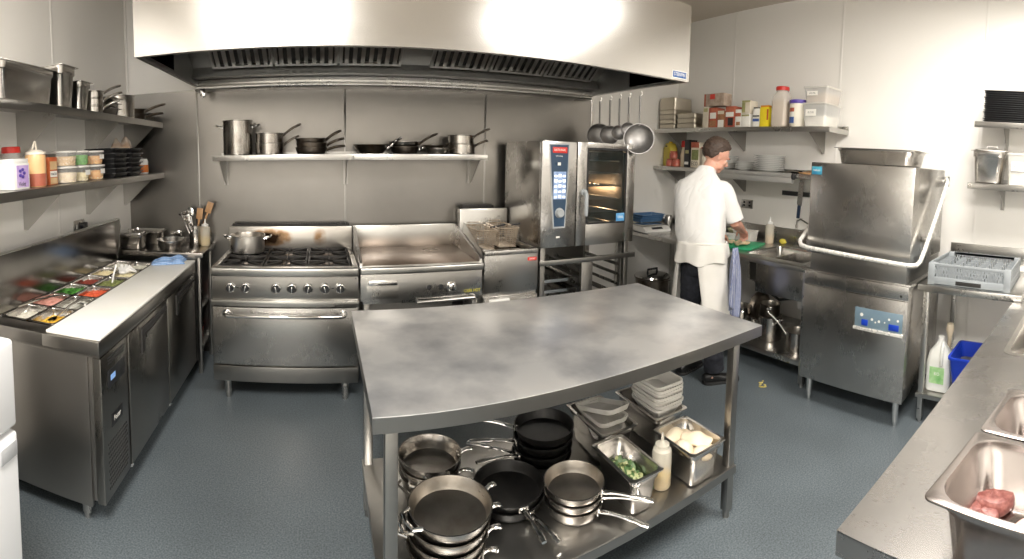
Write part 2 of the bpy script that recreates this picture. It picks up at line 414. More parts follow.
# ------------------------------------------------------------------ back wall shelves
def bracket(mb, x, d, h, t=.003):
    """Triangular shelf bracket plate in the yz plane of a shelf whose wall side is y = 0 and front y = -d."""
    mb.box(x-.018, -.004, -h, x+.018, 0, -.001)
    mb.prism([(-.004, -.001), (-d+.03, -.001), (-d+.03, -.02), (-.03, -h), (-.004, -h)], 'x', x-t/2, x+t/2)
    mb.box(x-.012, -d+.03, -.004, x+.012, -.004, -.001)
    mb.cyl((x-.01, -.008, -h+.02), (x-.01, -.002, -h+.02), .006, n=8)
def wall_shelf(name, label, cat, loc, rz, L, D, xs, lip=.042, bh=.24, up=.0, endlip=True, group=None):
    t = thing(name, label, cat, loc, rz, group)
    b = MB()
    b.box(0, -D, -.004, L, 0, 0)
    b.box(0, -D-.0015, -lip, L, -D+.002, 0, .0015)
    if endlip: b.box(0, -D+.002, -lip, .003, -.001, -.004); b.box(L-.003, -D+.002, -lip, L, -.001, -.004)
    if up: b.box(0, -.004, 0, L, 0, up)
    b.obj('shelf_board', M_STEEL, t)
    for x in xs:
        k = MB(); bracket(k, x, D-.01, bh); k.obj('bracket', M_DSTEEL, t)
    return t
wall_shelf('wall_shelf', 'left steel shelf above the range, holding the stockpot', 'shelf', (-.80, YB-.011, 1.65), 0, 1.042, .34, (.035, 1.0), up=.02)
wall_shelf('wall_shelf', 'right steel shelf above the griddle, holding frying pans', 'shelf', (.246, YB-.011, 1.65), 0, 1.022, .34, (.985,), up=.02)

# ------------------------------------------------------------------ pans
HT = [2.6]
def handle_bar(mb, p0, p1, w=.022, t=.008, curl=.012, hole=True):
    t *= HT[0]
    """Flat strap handle from p0 at the rim to p1 at its end, dished like a real one."""
    p0 = Vector(p0); p1 = Vector(p1); d = (p1-p0); L = d.length; d.normalize()
    side = d.cross(Vector((0, 0, 1))).normalized(); up = side.cross(d).normalized()
    rings = []
    for k in range(9):
        u = k/8; c = p0+d*L*u+up*(curl*math.sin(PI*u)*.6)
        ww = w*(1.25-.55*math.sin(PI*min(1, u*1.3)) if u < .75 else .78+.55*(u-.75)/.25)
        if k == 8: ww *= .6
        tt = t*(1 if u < .9 else .8)
        rings.append([tuple(c+side*(ww/2*math.cos(a))+up*(tt/2*math.sin(a))) for a in [2*PI*i/10 for i in range(10)]])
    mb.loft(rings)
def frying_pan(label, loc, r=.14, h=.05, base=.72, hl=.20, ha=0., rise=.06, out=None, inn=None, hm=None, rz=0, group=None, name='frying_pan', cat='frying pan'):
    """Round pan with sloping side, thickness, rolled rim and a strap handle along +x (turned by rz)."""
    out = out or M_PAN; inn = inn or M_PANIN; hm = hm or M_CHROME
    t = thing(name, label, cat, loc, rz, group)
    b = MB(); b.use(out)
    rb = r*base
    b.lathe([(0, 0), (rb*.96, 0), (rb, .003), (rb+(r-rb)*.45, h*.40), (r-.002, h-.003), (r+.003, h-.001), (r+.003, h+.001), (r-.001, h+.001)], n=40)
    b.use(inn)
    b.lathe([(r-.001, h+.001), (r-.004, h-.003), (rb+(r-rb)*.45-.003, h*.42), (rb-.004, .006), (rb*.9, .004), (0, .004)], n=40)
    b.obj('pan_body', None, t)
    k = MB(); k.use(hm)
    k.xbox(Matrix.Translation((r-.002, 0, h*.62)), .006, .04, .022, .002)
    for s in (-1, 1): k.cyl((r-.012, s*.012, h*.62), (r-.002, s*.012, h*.62), .004, n=8)
    handle_bar(k, (r, 0, h*.62), (r+hl, 0, h*.62+rise), .026, .008)
    k.obj('handle', None, t)
    return t
def saucepan(label, loc, r=.09, h=.10, hl=.17, rise=.05, rz=0, group=None, out=None, inn=None, hm=None, name='saucepan', cat='saucepan', ears=False, lid=False):
    out = out or M_PAN; inn = inn or M_PANIN; hm = hm or M_CHROME
    t = thing(name, label, cat, loc, rz, group)
    b = MB(); b.use(out)
    b.lathe([(0, 0), (r*.95, 0), (r-.001, .004), (r, .012), (r, h-.004), (r+.004, h-.001), (r+.004, h+.002), (r-.001, h+.002)], n=40)
    b.use(inn); b.lathe([(r-.001, h+.002), (r-.004, h-.004), (r-.004, .012), (r-.01, .005), (0, .005)], n=40)
    b.obj('pan_body', None, t)
    if ears:
        for s in (-1, 1):
            k = MB(); z = h*.80; a = .038
            k.tube([(s*(r-.001), -a, z), (s*(r+.032), -a, z+.008), (s*(r+.050), -a*.55, z+.018), (s*(r+.050), a*.55, z+.018), (s*(r+.032), a, z+.008), (s*(r-.001), a, z)], .0075, 8)
            for q in (-a, a): k.box(s*(r-.001)-.002, q-.012, z-.010, s*(r-.001)+.002, q+.012, z+.010, .001)
            k.obj('handle', hm, t)
    else:
        k = MB(); k.xbox(Matrix.Translation((r+.001, 0, h*.8)), .005, .036, .022, .002)
        handle_bar(k, (r+.002, 0, h*.8), (r+hl, 0, h*.8+rise), .022, .007); k.obj('handle', hm, t)
    if lid:
        k = MB(); k.lathe([(r+.004, h+.0025), (r+.004, h+.006), (r*.5, h+.018), (0, h+.022)], n=32)
        k.lathe([(0, h+.003), (r+.0035, h+.0028)], n=32)
        k.lathe([(.008, h+.021), (.006, h+.032), (.016, h+.037), (.016, h+.043), (0, h+.045)], n=16); k.obj('lid', out, t)
    return t
SZ = 1.6515; SY = 3.66
saucepan('tall stainless stockpot with side handles on the left back shelf', (-.633, SY, SZ), .113, .262, ears=True, name='stockpot', cat='stockpot', rz=.15)
saucepan('lower of the two steel saucepans stacked beside the stockpot', (-.39, SY, SZ), .108, .088, rise=.07, hl=.12, rz=.1, hm=M_DPAN)
saucepan('upper of the two steel saucepans stacked beside the stockpot', (-.39, SY, SZ+.080), .104, .080, rise=.085, hl=.14, rz=.0, hm=M_DPAN)
frying_pan('lowest of the three scorched pans stacked at the end of the left back shelf', (-.07, SY, SZ), .122, .052, .86, .135, rise=.03, rz=.1, out=M_DPAN, inn=M_DPAN, hm=M_DPAN)
frying_pan('middle one of the three scorched pans stacked at the end of the left back shelf', (-.068, SY, SZ+.040), .118, .045, .9, .13, rise=.05, rz=.0, out=M_DPAN, inn=M_DPAN, hm=M_DPAN)
frying_pan('topmost of the three scorched pans stacked at the end of the left back shelf', (-.075, SY, SZ+.078), .114, .040, .88, .12, rise=.075, rz=.05, out=M_DPAN, inn=M_DPAN, hm=M_DPAN)
frying_pan('single wide frying pan at the left end of the right back shelf', (.385, SY, SZ), .137, .070, .66, .10, rise=.08, rz=-.3, out=M_DPAN, inn=M_PANIN)
frying_pan('lower frying pan of the pair in the middle of the right back shelf', (.648, SY, SZ), .115, .055, .8, .12, rise=.04, rz=0, out=M_DPAN)
frying_pan('upper frying pan of the pair in the middle of the right back shelf', (.642, SY, SZ+.045), .118, .048, .8, .15, rise=.085, rz=.05, out=M_PAN, hm=M_DPAN)
frying_pan('lower small pan of the two between the pan pair and the saucepans', (.90, SY-.02, SZ), .095, .045, .8, .12, rise=.03, rz=.1, out=M_PAN, hm=M_DPAN)
frying_pan('upper small dark pan of the two between the pan pair and the saucepans', (.875, SY, SZ+.036), .088, .034, .8, .12, rise=.05, rz=.2, out=M_DPAN, hm=M_DPAN)
saucepan('lower steel saucepan at the right end of the right back shelf', (1.105, SY, SZ), .105, .080, rise=.05, hl=.12, rz=.05, hm=M_DPAN)
saucepan('upper steel saucepan at the right end of the right back shelf', (1.10, SY, SZ+.076), .100, .072, rise=.075, hl=.14, rz=.0, hm=M_DPAN)

# ------------------------------------------------------------------ six burner range
RX0, RX1, RY0, RY1 = -.730, .243, 3.055, YB-.03
rg = thing('range_cooker', 'six burner stainless range with one wide oven door', 'range cooker', (RX0, RY0, 0))
W = RX1-RX0; D = RY1-RY0
b = MB()
b.box(.0, .03, .16, W, D, .84, .003)
b.box(.004, .012, .668, W-.004, .05, .855, .003)
b.obj('range_body', M_DSTEEL, rg)
b = MB()
b.box(0, -.02, .858, W, .05, .918, .014, 3)                       # rounded front rail
b.box(0, .05, .858, .035, D-.09, .908, .004); b.box(W-.035, .05, .858, W, D-.09, .908, .004)
b.obj('hob_surround', M_STEEL, rg)
MB().box(.035, .05, .84, W-.035, D-.09, .872).obj('hob_well', M_IRON, rg)
b = MB(); b.box(0, -.012, .66, W, .02, .698, .005); b.obj('trim_rail', M_STEEL, rg)
b = MB(); b.box(.01, -.006, .262, W-.01, .03, .650, .006); dr = b.obj('oven_door', M_STEELV, rg)
b = MB()
b.tube([(.10, -.005, .612), (.10, -.045, .612), (.118, -.062, .612), (W-.118, -.062, .612), (W-.10, -.045, .612), (W-.10, -.005, .612)], .0135, 12)
for x in (.10, W-.10): b.cyl((x, -.012, .612), (x, -.004, .612), .026, n=16)
b.obj('door_handle', M_CHROME, dr)
b = MB(); b.box(.005, .0, .145, W-.005, .03, .250, .004); b.obj('kick_panel', M_DSTEEL, rg)
for x in (.09, W-.09):
    for y in (.08, D-.10):
        b = MB(); b.cyl((x, y, .03), (x, y, .16), .024, .028, 16); b.cyl((x, y, 0), (x, y, .03), .018, .021, 16); b.obj('leg', M_STEELV, rg)
# backsplash with scorched steel and vent strip
def scorch_material():
    m = steel('heat_stained_steel', (.58, .55, .51), .3); nt = m.node_tree; N = nt.nodes; L = nt.links; b = N['Principled BSDF']
    tc = N.new('ShaderNodeTexCoord'); out = None
    for cx, rx, k in ((.335, .20, 1.), (.72, .07, .45)):
        mp = N.new('ShaderNodeMapping'); mp.vector_type = 'TEXTURE'; mp.inputs['Location'].default_value = (cx, D-.09, 1.0); mp.inputs['Scale'].default_value = (rx, 9, .085); L.new(tc.outputs['Object'], mp.inputs[0])
        gr = N.new('ShaderNodeTexGradient'); gr.gradient_type = 'SPHERICAL'; L.new(mp.outputs[0], gr.inputs[0])
        mu = N.new('ShaderNodeMath'); mu.operation = 'MULTIPLY'; mu.inputs[1].default_value = k*1.7; L.new(gr.outputs['Fac'], mu.inputs[0])
        if out is None: out = mu
        else:
            ad = N.new('ShaderNodeMath'); ad.operation = 'ADD'; L.new(out.outputs[0], ad.inputs[0]); L.new(mu.outputs[0], ad.inputs[1]); out = ad
    ns = N.new('ShaderNodeTexNoise'); ns.inputs['Scale'].default_value = 14; L.new(tc.outputs['Object'], ns.inputs['Vector'])
    fm_ = N.new('ShaderNodeMath'); fm_.operation = 'MULTIPLY'; L.new(out.outputs[0], fm_.inputs[0]); L.new(ns.outputs['Fac'], fm_.inputs[1])
    rp = N.new('ShaderNodeValToRGB'); e = rp.color_ramp.elements; e[0].position = .05; e[1].position = .55; e[0].color = (.58, .55, .51, 1); e[1].color = (.035, .02, .012, 1)
    q = rp.color_ramp.elements.new(.25); q.color = (.34, .22, .13, 1)
    L.new(fm_.outputs[0], rp.inputs[0]); L.new(rp.outputs[0], b.inputs['Base Color']); return m
M_SCORCH = steel('scorched_steel', (.58, .54, .48), .3, dirt=(.09, .05, .03), dscale=4.2, dirt_lo=.48)
b = MB(); b.box(.0, D-.09, .84, W, D-.06, 1.085, .006); b.obj('back_panel', scorch_material(), rg)
b = MB(); b.box(.02, D-.058, .84, W-.02, D, 1.10, .004)
for k in range(46):
    x = .04+k*(W-.08)/45; b.box(x-.005, D-.060, 1.075, x+.005, D-.005, 1.106)
b.obj('flue_vent', M_IRON, rg)
for i, x in enumerate((.128, .230, .433, .537, .643, .752, .852)):
    k = MB(); k.use(M_CHROME); z = .778
    k.lathe([(0, 0), (.034, 0), (.035, .005), (.030, .012), (.026, .013)], n=24); k.box(-.0035, -.020, .030, .0035, .020, .0345, .001)
    k.use(M_BLKPL); k.lathe([(.026, .013), (.025, .014), (.024, .026), (.021, .030), (0, .030)], n=24)
    o = k.obj('control_knob', None, rg, (x, .0115, z), (PI/2, .3*math.sin(i*2.1), 0))
for x in (.179, .803): MB().box(x-.008, .0095, .776, x+.008, .0125, .781).obj('control_mark', M_BLKPL, rg)
for x in (.02, W-.02):
    for z in (.69, .84): MB().cyl((x, .009, z), (x, .012, z), .004, n=8).obj('screw', M_BLKPL, rg)
# burners and pan supports
gx = [(.05+.293*i) for i in range(4)]
for i in range(3):
    x0, x1 = gx[i]+.004, gx[i+1]-.004; y0, y1 = .06, D-.10; ym = (y0+y1)/2; xm = (x0+x1)/2
    for (ya, yb) in ((y0, ym), (ym, y1)):
        yc = (ya+yb)/2
        k = MB(); k.use(M_IRON); k.lathe([(0, .874), (.062, .874), (.062, .884), (.05, .888), (0, .888)], (xm, yc, 0), 24)
        k.use(M_DPAN); k.lathe([(0, .888), (.036, .888), (.036, .896), (.028, .899), (0, .899)], (xm, yc, 0), 24)
        k.obj('burner', None, rg)
        g = MB(); z0, z1 = .903, .918; a = .012
        xa, xb = x0, x1; yA, yB = ya+.003, yb-.003
        g.box(xa, yA, z0-.012, xa+a, yB, z1, .002); g.box(xb-a, yA, z0-.012, xb, yB, z1, .002)
        g.box(xa+a, yA, z0-.012, xb-a, yA+a, z1, .002); g.box(xa+a, yB-a, z0-.012, xb-a, yB, z1, .002)
        for q in range(8):
            an = q*PI/4+(.0 if q % 2 else 0)
            c, s = math.cos(an), math.sin(an)
            hx, hy = (xb-xa)/2-.008, (yB-yA)/2-.008
            R = min(hx/abs(c) if abs(c) > .01 else 9, hy/abs(s) if abs(s) > .01 else 9)
            M = Matrix.Translation((xm+c*(.04+R)/2, yc+s*(.04+R)/2, (z0+z1)/2+.003)) @ Matrix.Rotation(an, 4, 'Z')
            g.xbox(M, R-.04, .009, .015, .002)
        for px in (xa+.006, xb-.006):
            for py in (yA+.006, yB-.006): g.cyl((px, py, .872), (px, py, z0), .006, n=8)
        g.obj('pan_support', M_IRON, rg)
saucepan('low steel casserole pot with two side handles on the rear left burner', (-.555, 3.56, .9215), .128, .128, ears=True, out=mat('bright_pot_steel', (.80, .77, .72), .30, 1, nscale=9, rvar=.05), name='casserole_pot', cat='casserole pot', rz=.0)

# ------------------------------------------------------------------ griddle
GX0, GX1 = .250, 1.090
gd = thing('griddle', 'stainless gas griddle with browned cooking plate and raised sides', 'griddle', (GX0, 3.055, 0)); W = GX1-GX0; D = YB-.06-3.055
M_GRID = mat('seasoned_griddle_plate', (.27, .20, .15), .32, .8, noise=(.19, .13, .09), nscale=2.5, rvar=.05)
b = MB(); b.box(.02, .03, .66, W-.02, D-.02, .89, .003); b.box(.004, .012, .685, W-.004, .05, .868, .003); b.obj('griddle_body', M_STEELV, gd)
b = MB(); b.box(0, -.02, .868, W, .055, .915, .010, 3); b.obj('front_rail', M_STEEL, gd)
b = MB(); b.box(.02, .056, .892, W-.02, D-.04, .910, .002); b.obj('cooking_plate', M_GRID, gd)
b = MB()
b.box(0, D-.04, .88, W, D-.02, 1.085, .003)
for x0, x1 in ((0, .018), (W-.018, W)):
    b.prism([(.02, .89), (D-.041, .89), (D-.041, 1.083), (D-.06, 1.083), (.03, .935)], 'x', x0, x1)
b.obj('splash_guard', M_STEEL, gd)
b = MB(); b.box(.055, -.016, .795, .245, .012, .822, .004); b.obj('grease_drawer_handle', M_CHROME, gd)
b = MB(); b.box(.045, .0095, .70, .255, .0118, .79, .001); b.obj('grease_drawer', M_STEELV, gd)
for x in (.462, .542):
    b = MB(); b.lathe([(0, 0), (.017, 0), (.017, .006), (.010, .008), (0, .006)], n=16); b.obj('ignition_port', M_BLKPL, gd, (x, .0115, .764), (PI/2, 0, 0))
k = MB(); k.use(M_CHROME)
k.lathe([(0, 0), (.034, 0), (.034, .004), (.028, .008), (.026, .01), (.024, .028), (.020, .031), (0, .031)], n=24)
k.use(M_BLKPL); k.box(-.0035, -.021, .030, .0035, .021, .037, .001); k.obj('control_knob', None, gd, (.618, .0115, .762), (PI/2, .2, 0))
text('sticker_lettering', 'CARE HOT', .030, mat('yellow_print', (.62, .55, .08), .5, nscale=20, rvar=.05), gd, FACE_NY((.765, .0112, .722)), .0004, .8)
b = MB(); b.tube([(.38, .0, .668), (.78, .0, .676)], .012, 10); b.box(.375, .0, .655, .39, .04, .68); b.box(.77, .0, .66, .785, .04, .69); b.obj('drip_bar', M_STEEL, gd)
for x in (.03, W-.065):
    for y in (.04, D-.06): MB().box(x, y, .0, x+.035, y+.035, .66, .002).obj('leg', M_DSTEEL, gd)
b = MB(); b.box(.03, .05, .24, W-.03, D-.03, .262); b.box(.066, .55, .262, W-.066, .56, .655); b.obj('stand_shelf', M_DSTEEL, gd)

# ------------------------------------------------------------------ fryer
FX0, FX1 = 1.098, 1.506
fy = thing('deep_fryer', 'stainless deep fryer with a tall back and hanging baskets', 'deep fryer', (FX0, 3.055, 0)); W = FX1-FX0; D = YB-.03-3.055
b = MB()
b.box(.0, .006, .12, W, .50, .66, .003)
b.box(.0, .0, .69, W, .03, .985, .006)
b.box(0, .03, .66, .012, .60, .985); b.box(W-.012, .03, .66, W, .60, .985); b.box(.012, .03, .66, W-.012, .60, .70)
b.box(.0, -.004, .955, W, .06, .99, .006)
b.obj('fryer_body', M_STEELV, fy)
b = MB(); b.box(.012, .06, .955, .03, .50, .99, .002); b.box(W-.03, .06, .955, W-.012, .50, .99, .002); b.box(.012, .50, .93, W-.012, .60, .99, .003)
b.prism([(.02, .93), (.50, .93), (.50, 1.12), (.46, 1.12), (.06, .985)], 'x', -.004, 0)
b.obj('tank_rim', M_STEEL, fy)
MB().box(.03, .061, .90, W-.03, .499, .935).obj('frying_oil', mat('dark_frying_oil', (.025, .015, .008), .08, nscale=10, rvar=.02), fy)
b = MB(); b.box(-.002, .60, .66, W+.002, .64, 1.215, .008); b.box(.02, .64, .66, W-.02, D, 1.20, .004); b.obj('back_stand', M_STEEL, fy)
b = MB(); b.box(.04, .66, 1.20, W-.10, D-.01, 1.236, .002)
for k in range(14): b.box(.05+k*.019, .655, 1.205, .06+k*.019, .662, 1.23)
b.obj('flue_vent', M_IRON, fy)
b = MB(); b.box(.004, -.008, .14, W-.004, .005, .655, .004); dr = b.obj('fryer_door', M_STEELV, fy)
b = MB(); b.box(.03, -.034, .625, .18, -.009, .655, .005); b.box(.03, -.034, .60, .18, -.028, .626, .002); b.obj('door_handle', M_WHITEPL, dr)
b = MB(); b.box(.325, -.0025, .905, .395, .0005, .930, .003); k = b.obj('badge', M_REDPL, fy); k['label'] = 'small red oval badge'
text('badge_lettering', 'LINCAT', .018, M_PAPER, k, FACE_NY((.36, -.0032, .9175)), .0004, .8)
for x in (.05, W-.05):
    for y in (.06, D-.06): MB().cyl((x, y, 0), (x, y, .12), .02, .024, 14).obj('leg', M_DSTEEL, fy)
M_WIRE = mat('basket_wire', (.66, .58, .48), .4, .8, noise=(.48, .38, .28), nscale=30)
def fry_basket(label, loc):
    t = thing('fryer_basket', label, 'fryer basket', loc, 0, 'fryer baskets')
    W, L, H = .155, .30, .145; b = MB()
    def rect(z, w, l, r): b.tube([(-w/2, -l/2, z), (w/2, -l/2, z), (w/2, l/2, z), (-w/2, l/2, z)], r, 6, closed=True)
    tp = .85
    rect(H, W, L, .006); rect(0, W*tp, L*tp, .004)
    for k in range(1, 9):
        u = k/9; s = tp+(1-tp)*u; rect(H*u, W*s, L*s, .0022)
    for k in range(1, 8):
        x = -W/2+W*k/8
        for s in (-1, 1): b.tube([(x, s*L/2, H), (x*tp, s*L*tp/2, 0)], .0022, 5)
        b.tube([(x*tp, -L*tp/2, 0), (x*tp, L*tp/2, 0)], .0022, 5)
    for k in range(1, 15):
        y = -L/2+L*k/15
        for s in (-1, 1): b.tube([(s*W/2, y, H), (s*W*tp/2, y*tp, 0)], .0022, 5)
        b.tube([(-W*tp/2, y*tp, 0), (W*tp/2, y*tp, 0)], .0022, 5)
    b.obj('basket_mesh', M_WIRE, t)
    h = MB(); h.tube([(-.05, L/2, H), (-.05, L/2+.02, H+.02), (.05, L/2+.02, H+.02), (.05, L/2, H)], .004, 6)
    h.obj('hook', M_WIRE, t)
    g = MB(); g.tube([(W/2-.01, -L*.1, H+.005), (W/2+.02, -L*.16, H+.012), (W/2+.10, -L*.22, H+.028)], [.005, .007, .006], 8); g.obj('handle', M_BLKPL, t)
    return t
fry_basket('left wire basket hanging over the fryer tank', (1.205, 3.455, .945))
fry_basket('right wire basket hanging over the fryer tank', (1.385, 3.465, .955))

# ------------------------------------------------------------------ combi oven on its stand
OX0, OX1, OY0, OY1, OZ0, OZ1 = 1.515, 2.345, 3.05, 3.74, .985, 1.76
ov = thing('combi_oven', 'stainless combination oven with a glass door and dark control panel', 'oven', (OX0, OY0, OZ0)); W = OX1-OX0; D = OY1-OY0; H = OZ1-OZ0
b = MB()
b.box(0, .03, 0, .29, D, H, .004); b.box(.29, .03, 0, W, D, .06, .002); b.box(.29, .03, H-.05, W, D, H, .002)
b.box(W-.04, .03, .06, W, D, H-.05); b.box(.29, D-.03, .06, W-.04, D, H-.05); b.box(0, .0, 0, .286, .03, H, .006)
b.obj('oven_body', M_STEELV, ov)
b = MB(); b.box(.2901, .031, .06, .36, D-.031, H-.05); b.box(W-.10, .031, .0601, W-.0401, D-.031, H-.0501); b.box(.36, D-.08, .0601, W-.10, D-.031, H-.0501)
b.box(.36, .05, .0601, W-.10, D-.08, .075); b.box(.36, .05, H-.065, W-.10, D-.08, H-.0501)
b.obj('oven_cavity', mat('oven_cavity_steel', (.16, .13, .10), .4, .9, noise=(.09, .07, .05), nscale=5), ov)
# door: frame with a window opening
x0, x1, wx0, wx1, wz0, wz1 = .294, W-.002, .378, .745, .16, .735
b = MB(); b.box(x0, -.002, 0, wx0, .03, H, .004); b.box(wx1, -.002, 0, x1, .03, H, .004); b.box(wx0, -.002, 0, wx1, .03, wz0, .002); b.box(wx0, -.002, wz1, wx1, .03, H, .002)
dr = b.obj('oven_door', M_STEELV, ov)
b = MB()
for r0, r1, y0, y1 in ((0, .022, -.0035, .028),):
    A = [rrect((wx0+wx1)/2, (wz0+wz1)/2, wx1-wx0-2*q, wz1-wz0-2*q, .02, 0, 4) for q in (-.002, .012)]
    R = [[(p[0], y, p[1]) for p in a] for a, y in ((A[0], y1), (A[0], y0), (A[1], y0), (A[1], y1))]; b.loft(R, False, False)
b.obj('window_surround', M_BLKPL, dr)
M_OGLASS = mat('oven_door_glass', (.03, .045, .045), .04, alpha=.22, spec=.8, nscale=10)
MB().box(wx0+.011, .006, wz0+.011, wx1-.011, .010, wz1-.011).obj('window_pane', M_OGLASS, dr)
b = MB(); b.tube([(.35, -.002, .40), (.345, -.045, .405), (.345, -.058, .39), (.345, -.060, .26), (.348, -.055, .232)], [.012, .014, .015, .014, .012], 12); b.cyl((.35, -.02, .405), (.35, -.001, .405), .024, n=16)
b.obj('door_handle', mat('grey_handle', (.36, .38, .39), .35, nscale=20, rvar=.05), dr)
b = MB(); b.box(.655, -.0048, .172, .735, -.0036, .235, .001); k = b.obj('door_sticker', mat('blue_sticker', (.05, .25, .55), .4, noise=(.2, .45, .7), nscale=30), dr)
text('sticker_lettering', 'CARE', .026, M_PAPER, k, FACE_NY((.695, -.0052, .203)), .0003, .8)
# racks, fan shroud and lamp inside
for i, z in enumerate((.14, .24, .34, .44, .54, .64)):
    r = MB()
    for s in (.375, W-.105): r.tube([(s, .08, z), (s, D-.12, z)], .005, 6)
    for q in range(7): r.tube([(.375, .10+q*.07, z), (W-.105, .10+q*.07, z)], .003, 5)
    r.obj('oven_rack', M_DSTEEL, ov)
b = MB(); b.lathe([(0, 0), (.12, 0), (.14, .012), (.14, .02)], n=28); b.obj('fan_shroud', M_DSTEEL, ov, (.56, D-.082, .45), (PI/2, 0, 0))
b = MB(); b.ell((.66, D-.12, .415), .034, .02, .034); b.obj('oven_lamp', mat('oven_lamp_glow', (1, .8, .5), .3, emit=(1, .66, .34, 50)), ov)
l = bpy.data.lights.new('oven_lamp_light', 'POINT'); l.energy = 2.2; l.color = (1, .7, .42); l.shadow_soft_size = .03
lo = bpy.data.objects.new('oven_lamp_light', l); COL.objects.link(lo); lo.parent = ov; lo.location = (.66, D-.2, .415)
# control panel
M_NAVY = mat('navy_panel', (.025, .055, .10), .3, nscale=12, rvar=.04)
b = MB(); P = [(.062, .745), (.212, .750), (.205, .45), (.190, .155), (.108, .155), (.085, .45)]
b.use(MATS['grey_handle']); b.prism([(q[0], q[1]) for q in [(.052, .757), (.222, .760), (.214, .45), (.199, .143), (.099, .143), (.076, .45)]], 'y', -.004, 0)
b.use(M_NAVY); b.prism(P, 'y', -.006, -.004); cp = b.obj('control_panel', None, ov)
b = MB(); b.box(.082, -.0072, .69, .200, -.006, .732, .001); k = b.obj('badge', M_REDPL, cp); k['label'] = 'red nameplate with white letters'
text('badge_lettering', 'RATIONAL', .024, M_PAPER, k, FACE_NY((.141, -.0076, .711)), .0003, .82)
text('model_lettering', 'SelfCooking', .013, M_PAPER, cp, FACE_NY((.135, -.0064, .668)), .0003, .9)
b = MB(); b.box(.125, -.0072, .60, .150, -.006, .622, .001); b.obj('lamp_symbol', M_PAPER, cp)
M_SCR = mat('lit_touch_screen', (.35, .45, .6), .2, emit=(.30, .42, .7, .25), noise=(.1, .16, .3), nscale=30)
b = MB(); b.box(.094, -.0072, .355, .196, -.006, .555, .001); sc = b.obj('touch_screen', M_SCR, cp)
M_ICON = mat('screen_icon_glow', (.9, .95, 1), .3, emit=(.8, .88, 1, .55))
b = MB()
for r_ in range(5):
    for c_ in range(3): b.box(.100+c_*.034, -.0078, .364+r_*.038, .124+c_*.034, -.0072, .364+r_*.038+(.022 if (r_+c_) % 2 else .015))
b.obj('screen_icons', M_ICON, sc)
k = MB(); k.lathe([(0, 0), (.037, 0), (.037, .004), (.031, .006), (.030, .024), (.026, .028), (0, .026)], n=28); k.obj('control_knob', MATS['grey_handle'], cp, (.148, -.006, .255), (PI/2, 0, 0))
b = MB(); b.box(.128, -.002, .07, .158, 0, .082, .001); b.obj('base_symbol', M_PAPER, ov)
b = MB(); b.cyl((.20, .35, H), (.20, .35, H+.02), .03, n=16); b.box(.17, .30, H+.001, .23, .36, H+.018, .003); b.obj('vent_cap', M_DSTEEL, ov)

st = thing('oven_stand', 'dark steel stand with tray runners under the combination oven', 'oven stand', (OX0, OY0, 0))
for x in (.02, W-.06):
    for y in (.03, D-.07): MB().box(x, y, 0, x+.04, y+.04, OZ0-.002, .002).obj('leg', M_DSTEEL, st)
b = MB(); b.box(.0, .0, .855, W+.03, .03, .892, .003); b.box(0, D-.04, .855, W, D-.01, .892, .003); b.box(.02, .071, .50, .04, D-.071, .53); b.box(W-.04, .071, .50, W-.02, D-.071, .53)
b.box(.355, .0, .12, .455, .03, .854, .003); b.box(.02, .031, .30, W-.02, D-.071, .312)
b.obj('cross_rails', M_DSTEEL, st)
for z in (.38, .46, .54, .62, .70, .78):
    for xa in (.061, .445):
        r = MB(); r.box(xa, .05, z, xa+.022, D-.08, z+.003); r.box(xa, .05, z, xa+.003, D-.08, z+.026)
        r.box(xa+(.288 if xa < .1 else .30), .05, z, xa+(.266 if xa < .1 else .278)+.022+.0, D-.08, z+.003); r.box(xa+.285 if xa < .1 else xa+.297, .05, z, xa+.288 if xa < .1 else xa+.30, D-.08, z+.026)
        r.obj('tray_runner', M_STEEL, st)
for i, (z, nm) in enumerate(((.624, 'upper'), (.704, 'top'))):
    t = thing('baking_tray', '%s flat metal tray slid into the left side of the oven stand' % nm, 'baking tray', (OX0+.205, OY0+.33, z+.0))
    b = MB(); b.loft([rrect(0, 0, .262, .50, .015, .001), rrect(0, 0, .272, .51, .015, .024), rrect(0, 0, .280, .52, .015, .024), rrect(0, 0, .280, .52, .015, .027), rrect(0, 0, .266, .505, .015, .027), rrect(0, 0, .258, .496, .015, .004)])
    b.obj('tray_body', M_CHROME, t)
# ------------------------------------------------------------------ refrigerated prep counter on the left
PX0, PX1, PY0, PY1, PZ = -1.60, -.93, 1.80, 3.40, .86
M_PREP = steel('prep_counter_steel', (.38, .36, .335), .30, stretch=(3, 60, 3), dscale=2)
M_PREPD = steel('prep_door_steel', (.32, .305, .28), .28, stretch=(60, 60, 3), dscale=2)
pc = thing('prep_counter', 'stainless refrigerated prep counter with open lid and food pans', 'prep counter', (PX1, PY0, 0))
def P(mb, name, m, par=None): return mb.obj(name, m, par or pc, loc=(-PX1, -PY0, 0) if par is None else (0, 0, 0))
b = MB()
b.box(PX0, PY0+.02, .12, PX1-.045, PY1, .79, .003)
b.box(PX0, PY0, .10, PX1-.06, PY0+.02, .79, .004)
b.box(PX0, PY0, .79, PX1, PY1, .80)
b.box(-1.225, PY0, .80, PX1, PY1, PZ, .004); b.box(PX0, PY0, .80, -1.545, PY1, PZ, .004)
b.box(-1.545, PY0, .80, -1.225, 1.905, PZ, .003); b.box(-1.545, 3.335, .80, -1.225, PY1, PZ, .003)
P(b, 'cabinet', M_PREP)
b = MB(); b.box(-1.545, 1.905, .8005, -1.225, 3.335, .803); P(b, 'cold_well', M_DARK)
b = MB(); b.box(PX1-.045, PY0+.045, .12, PX1-.02, PY1, .785); P(b, 'door_surround', M_DARK)
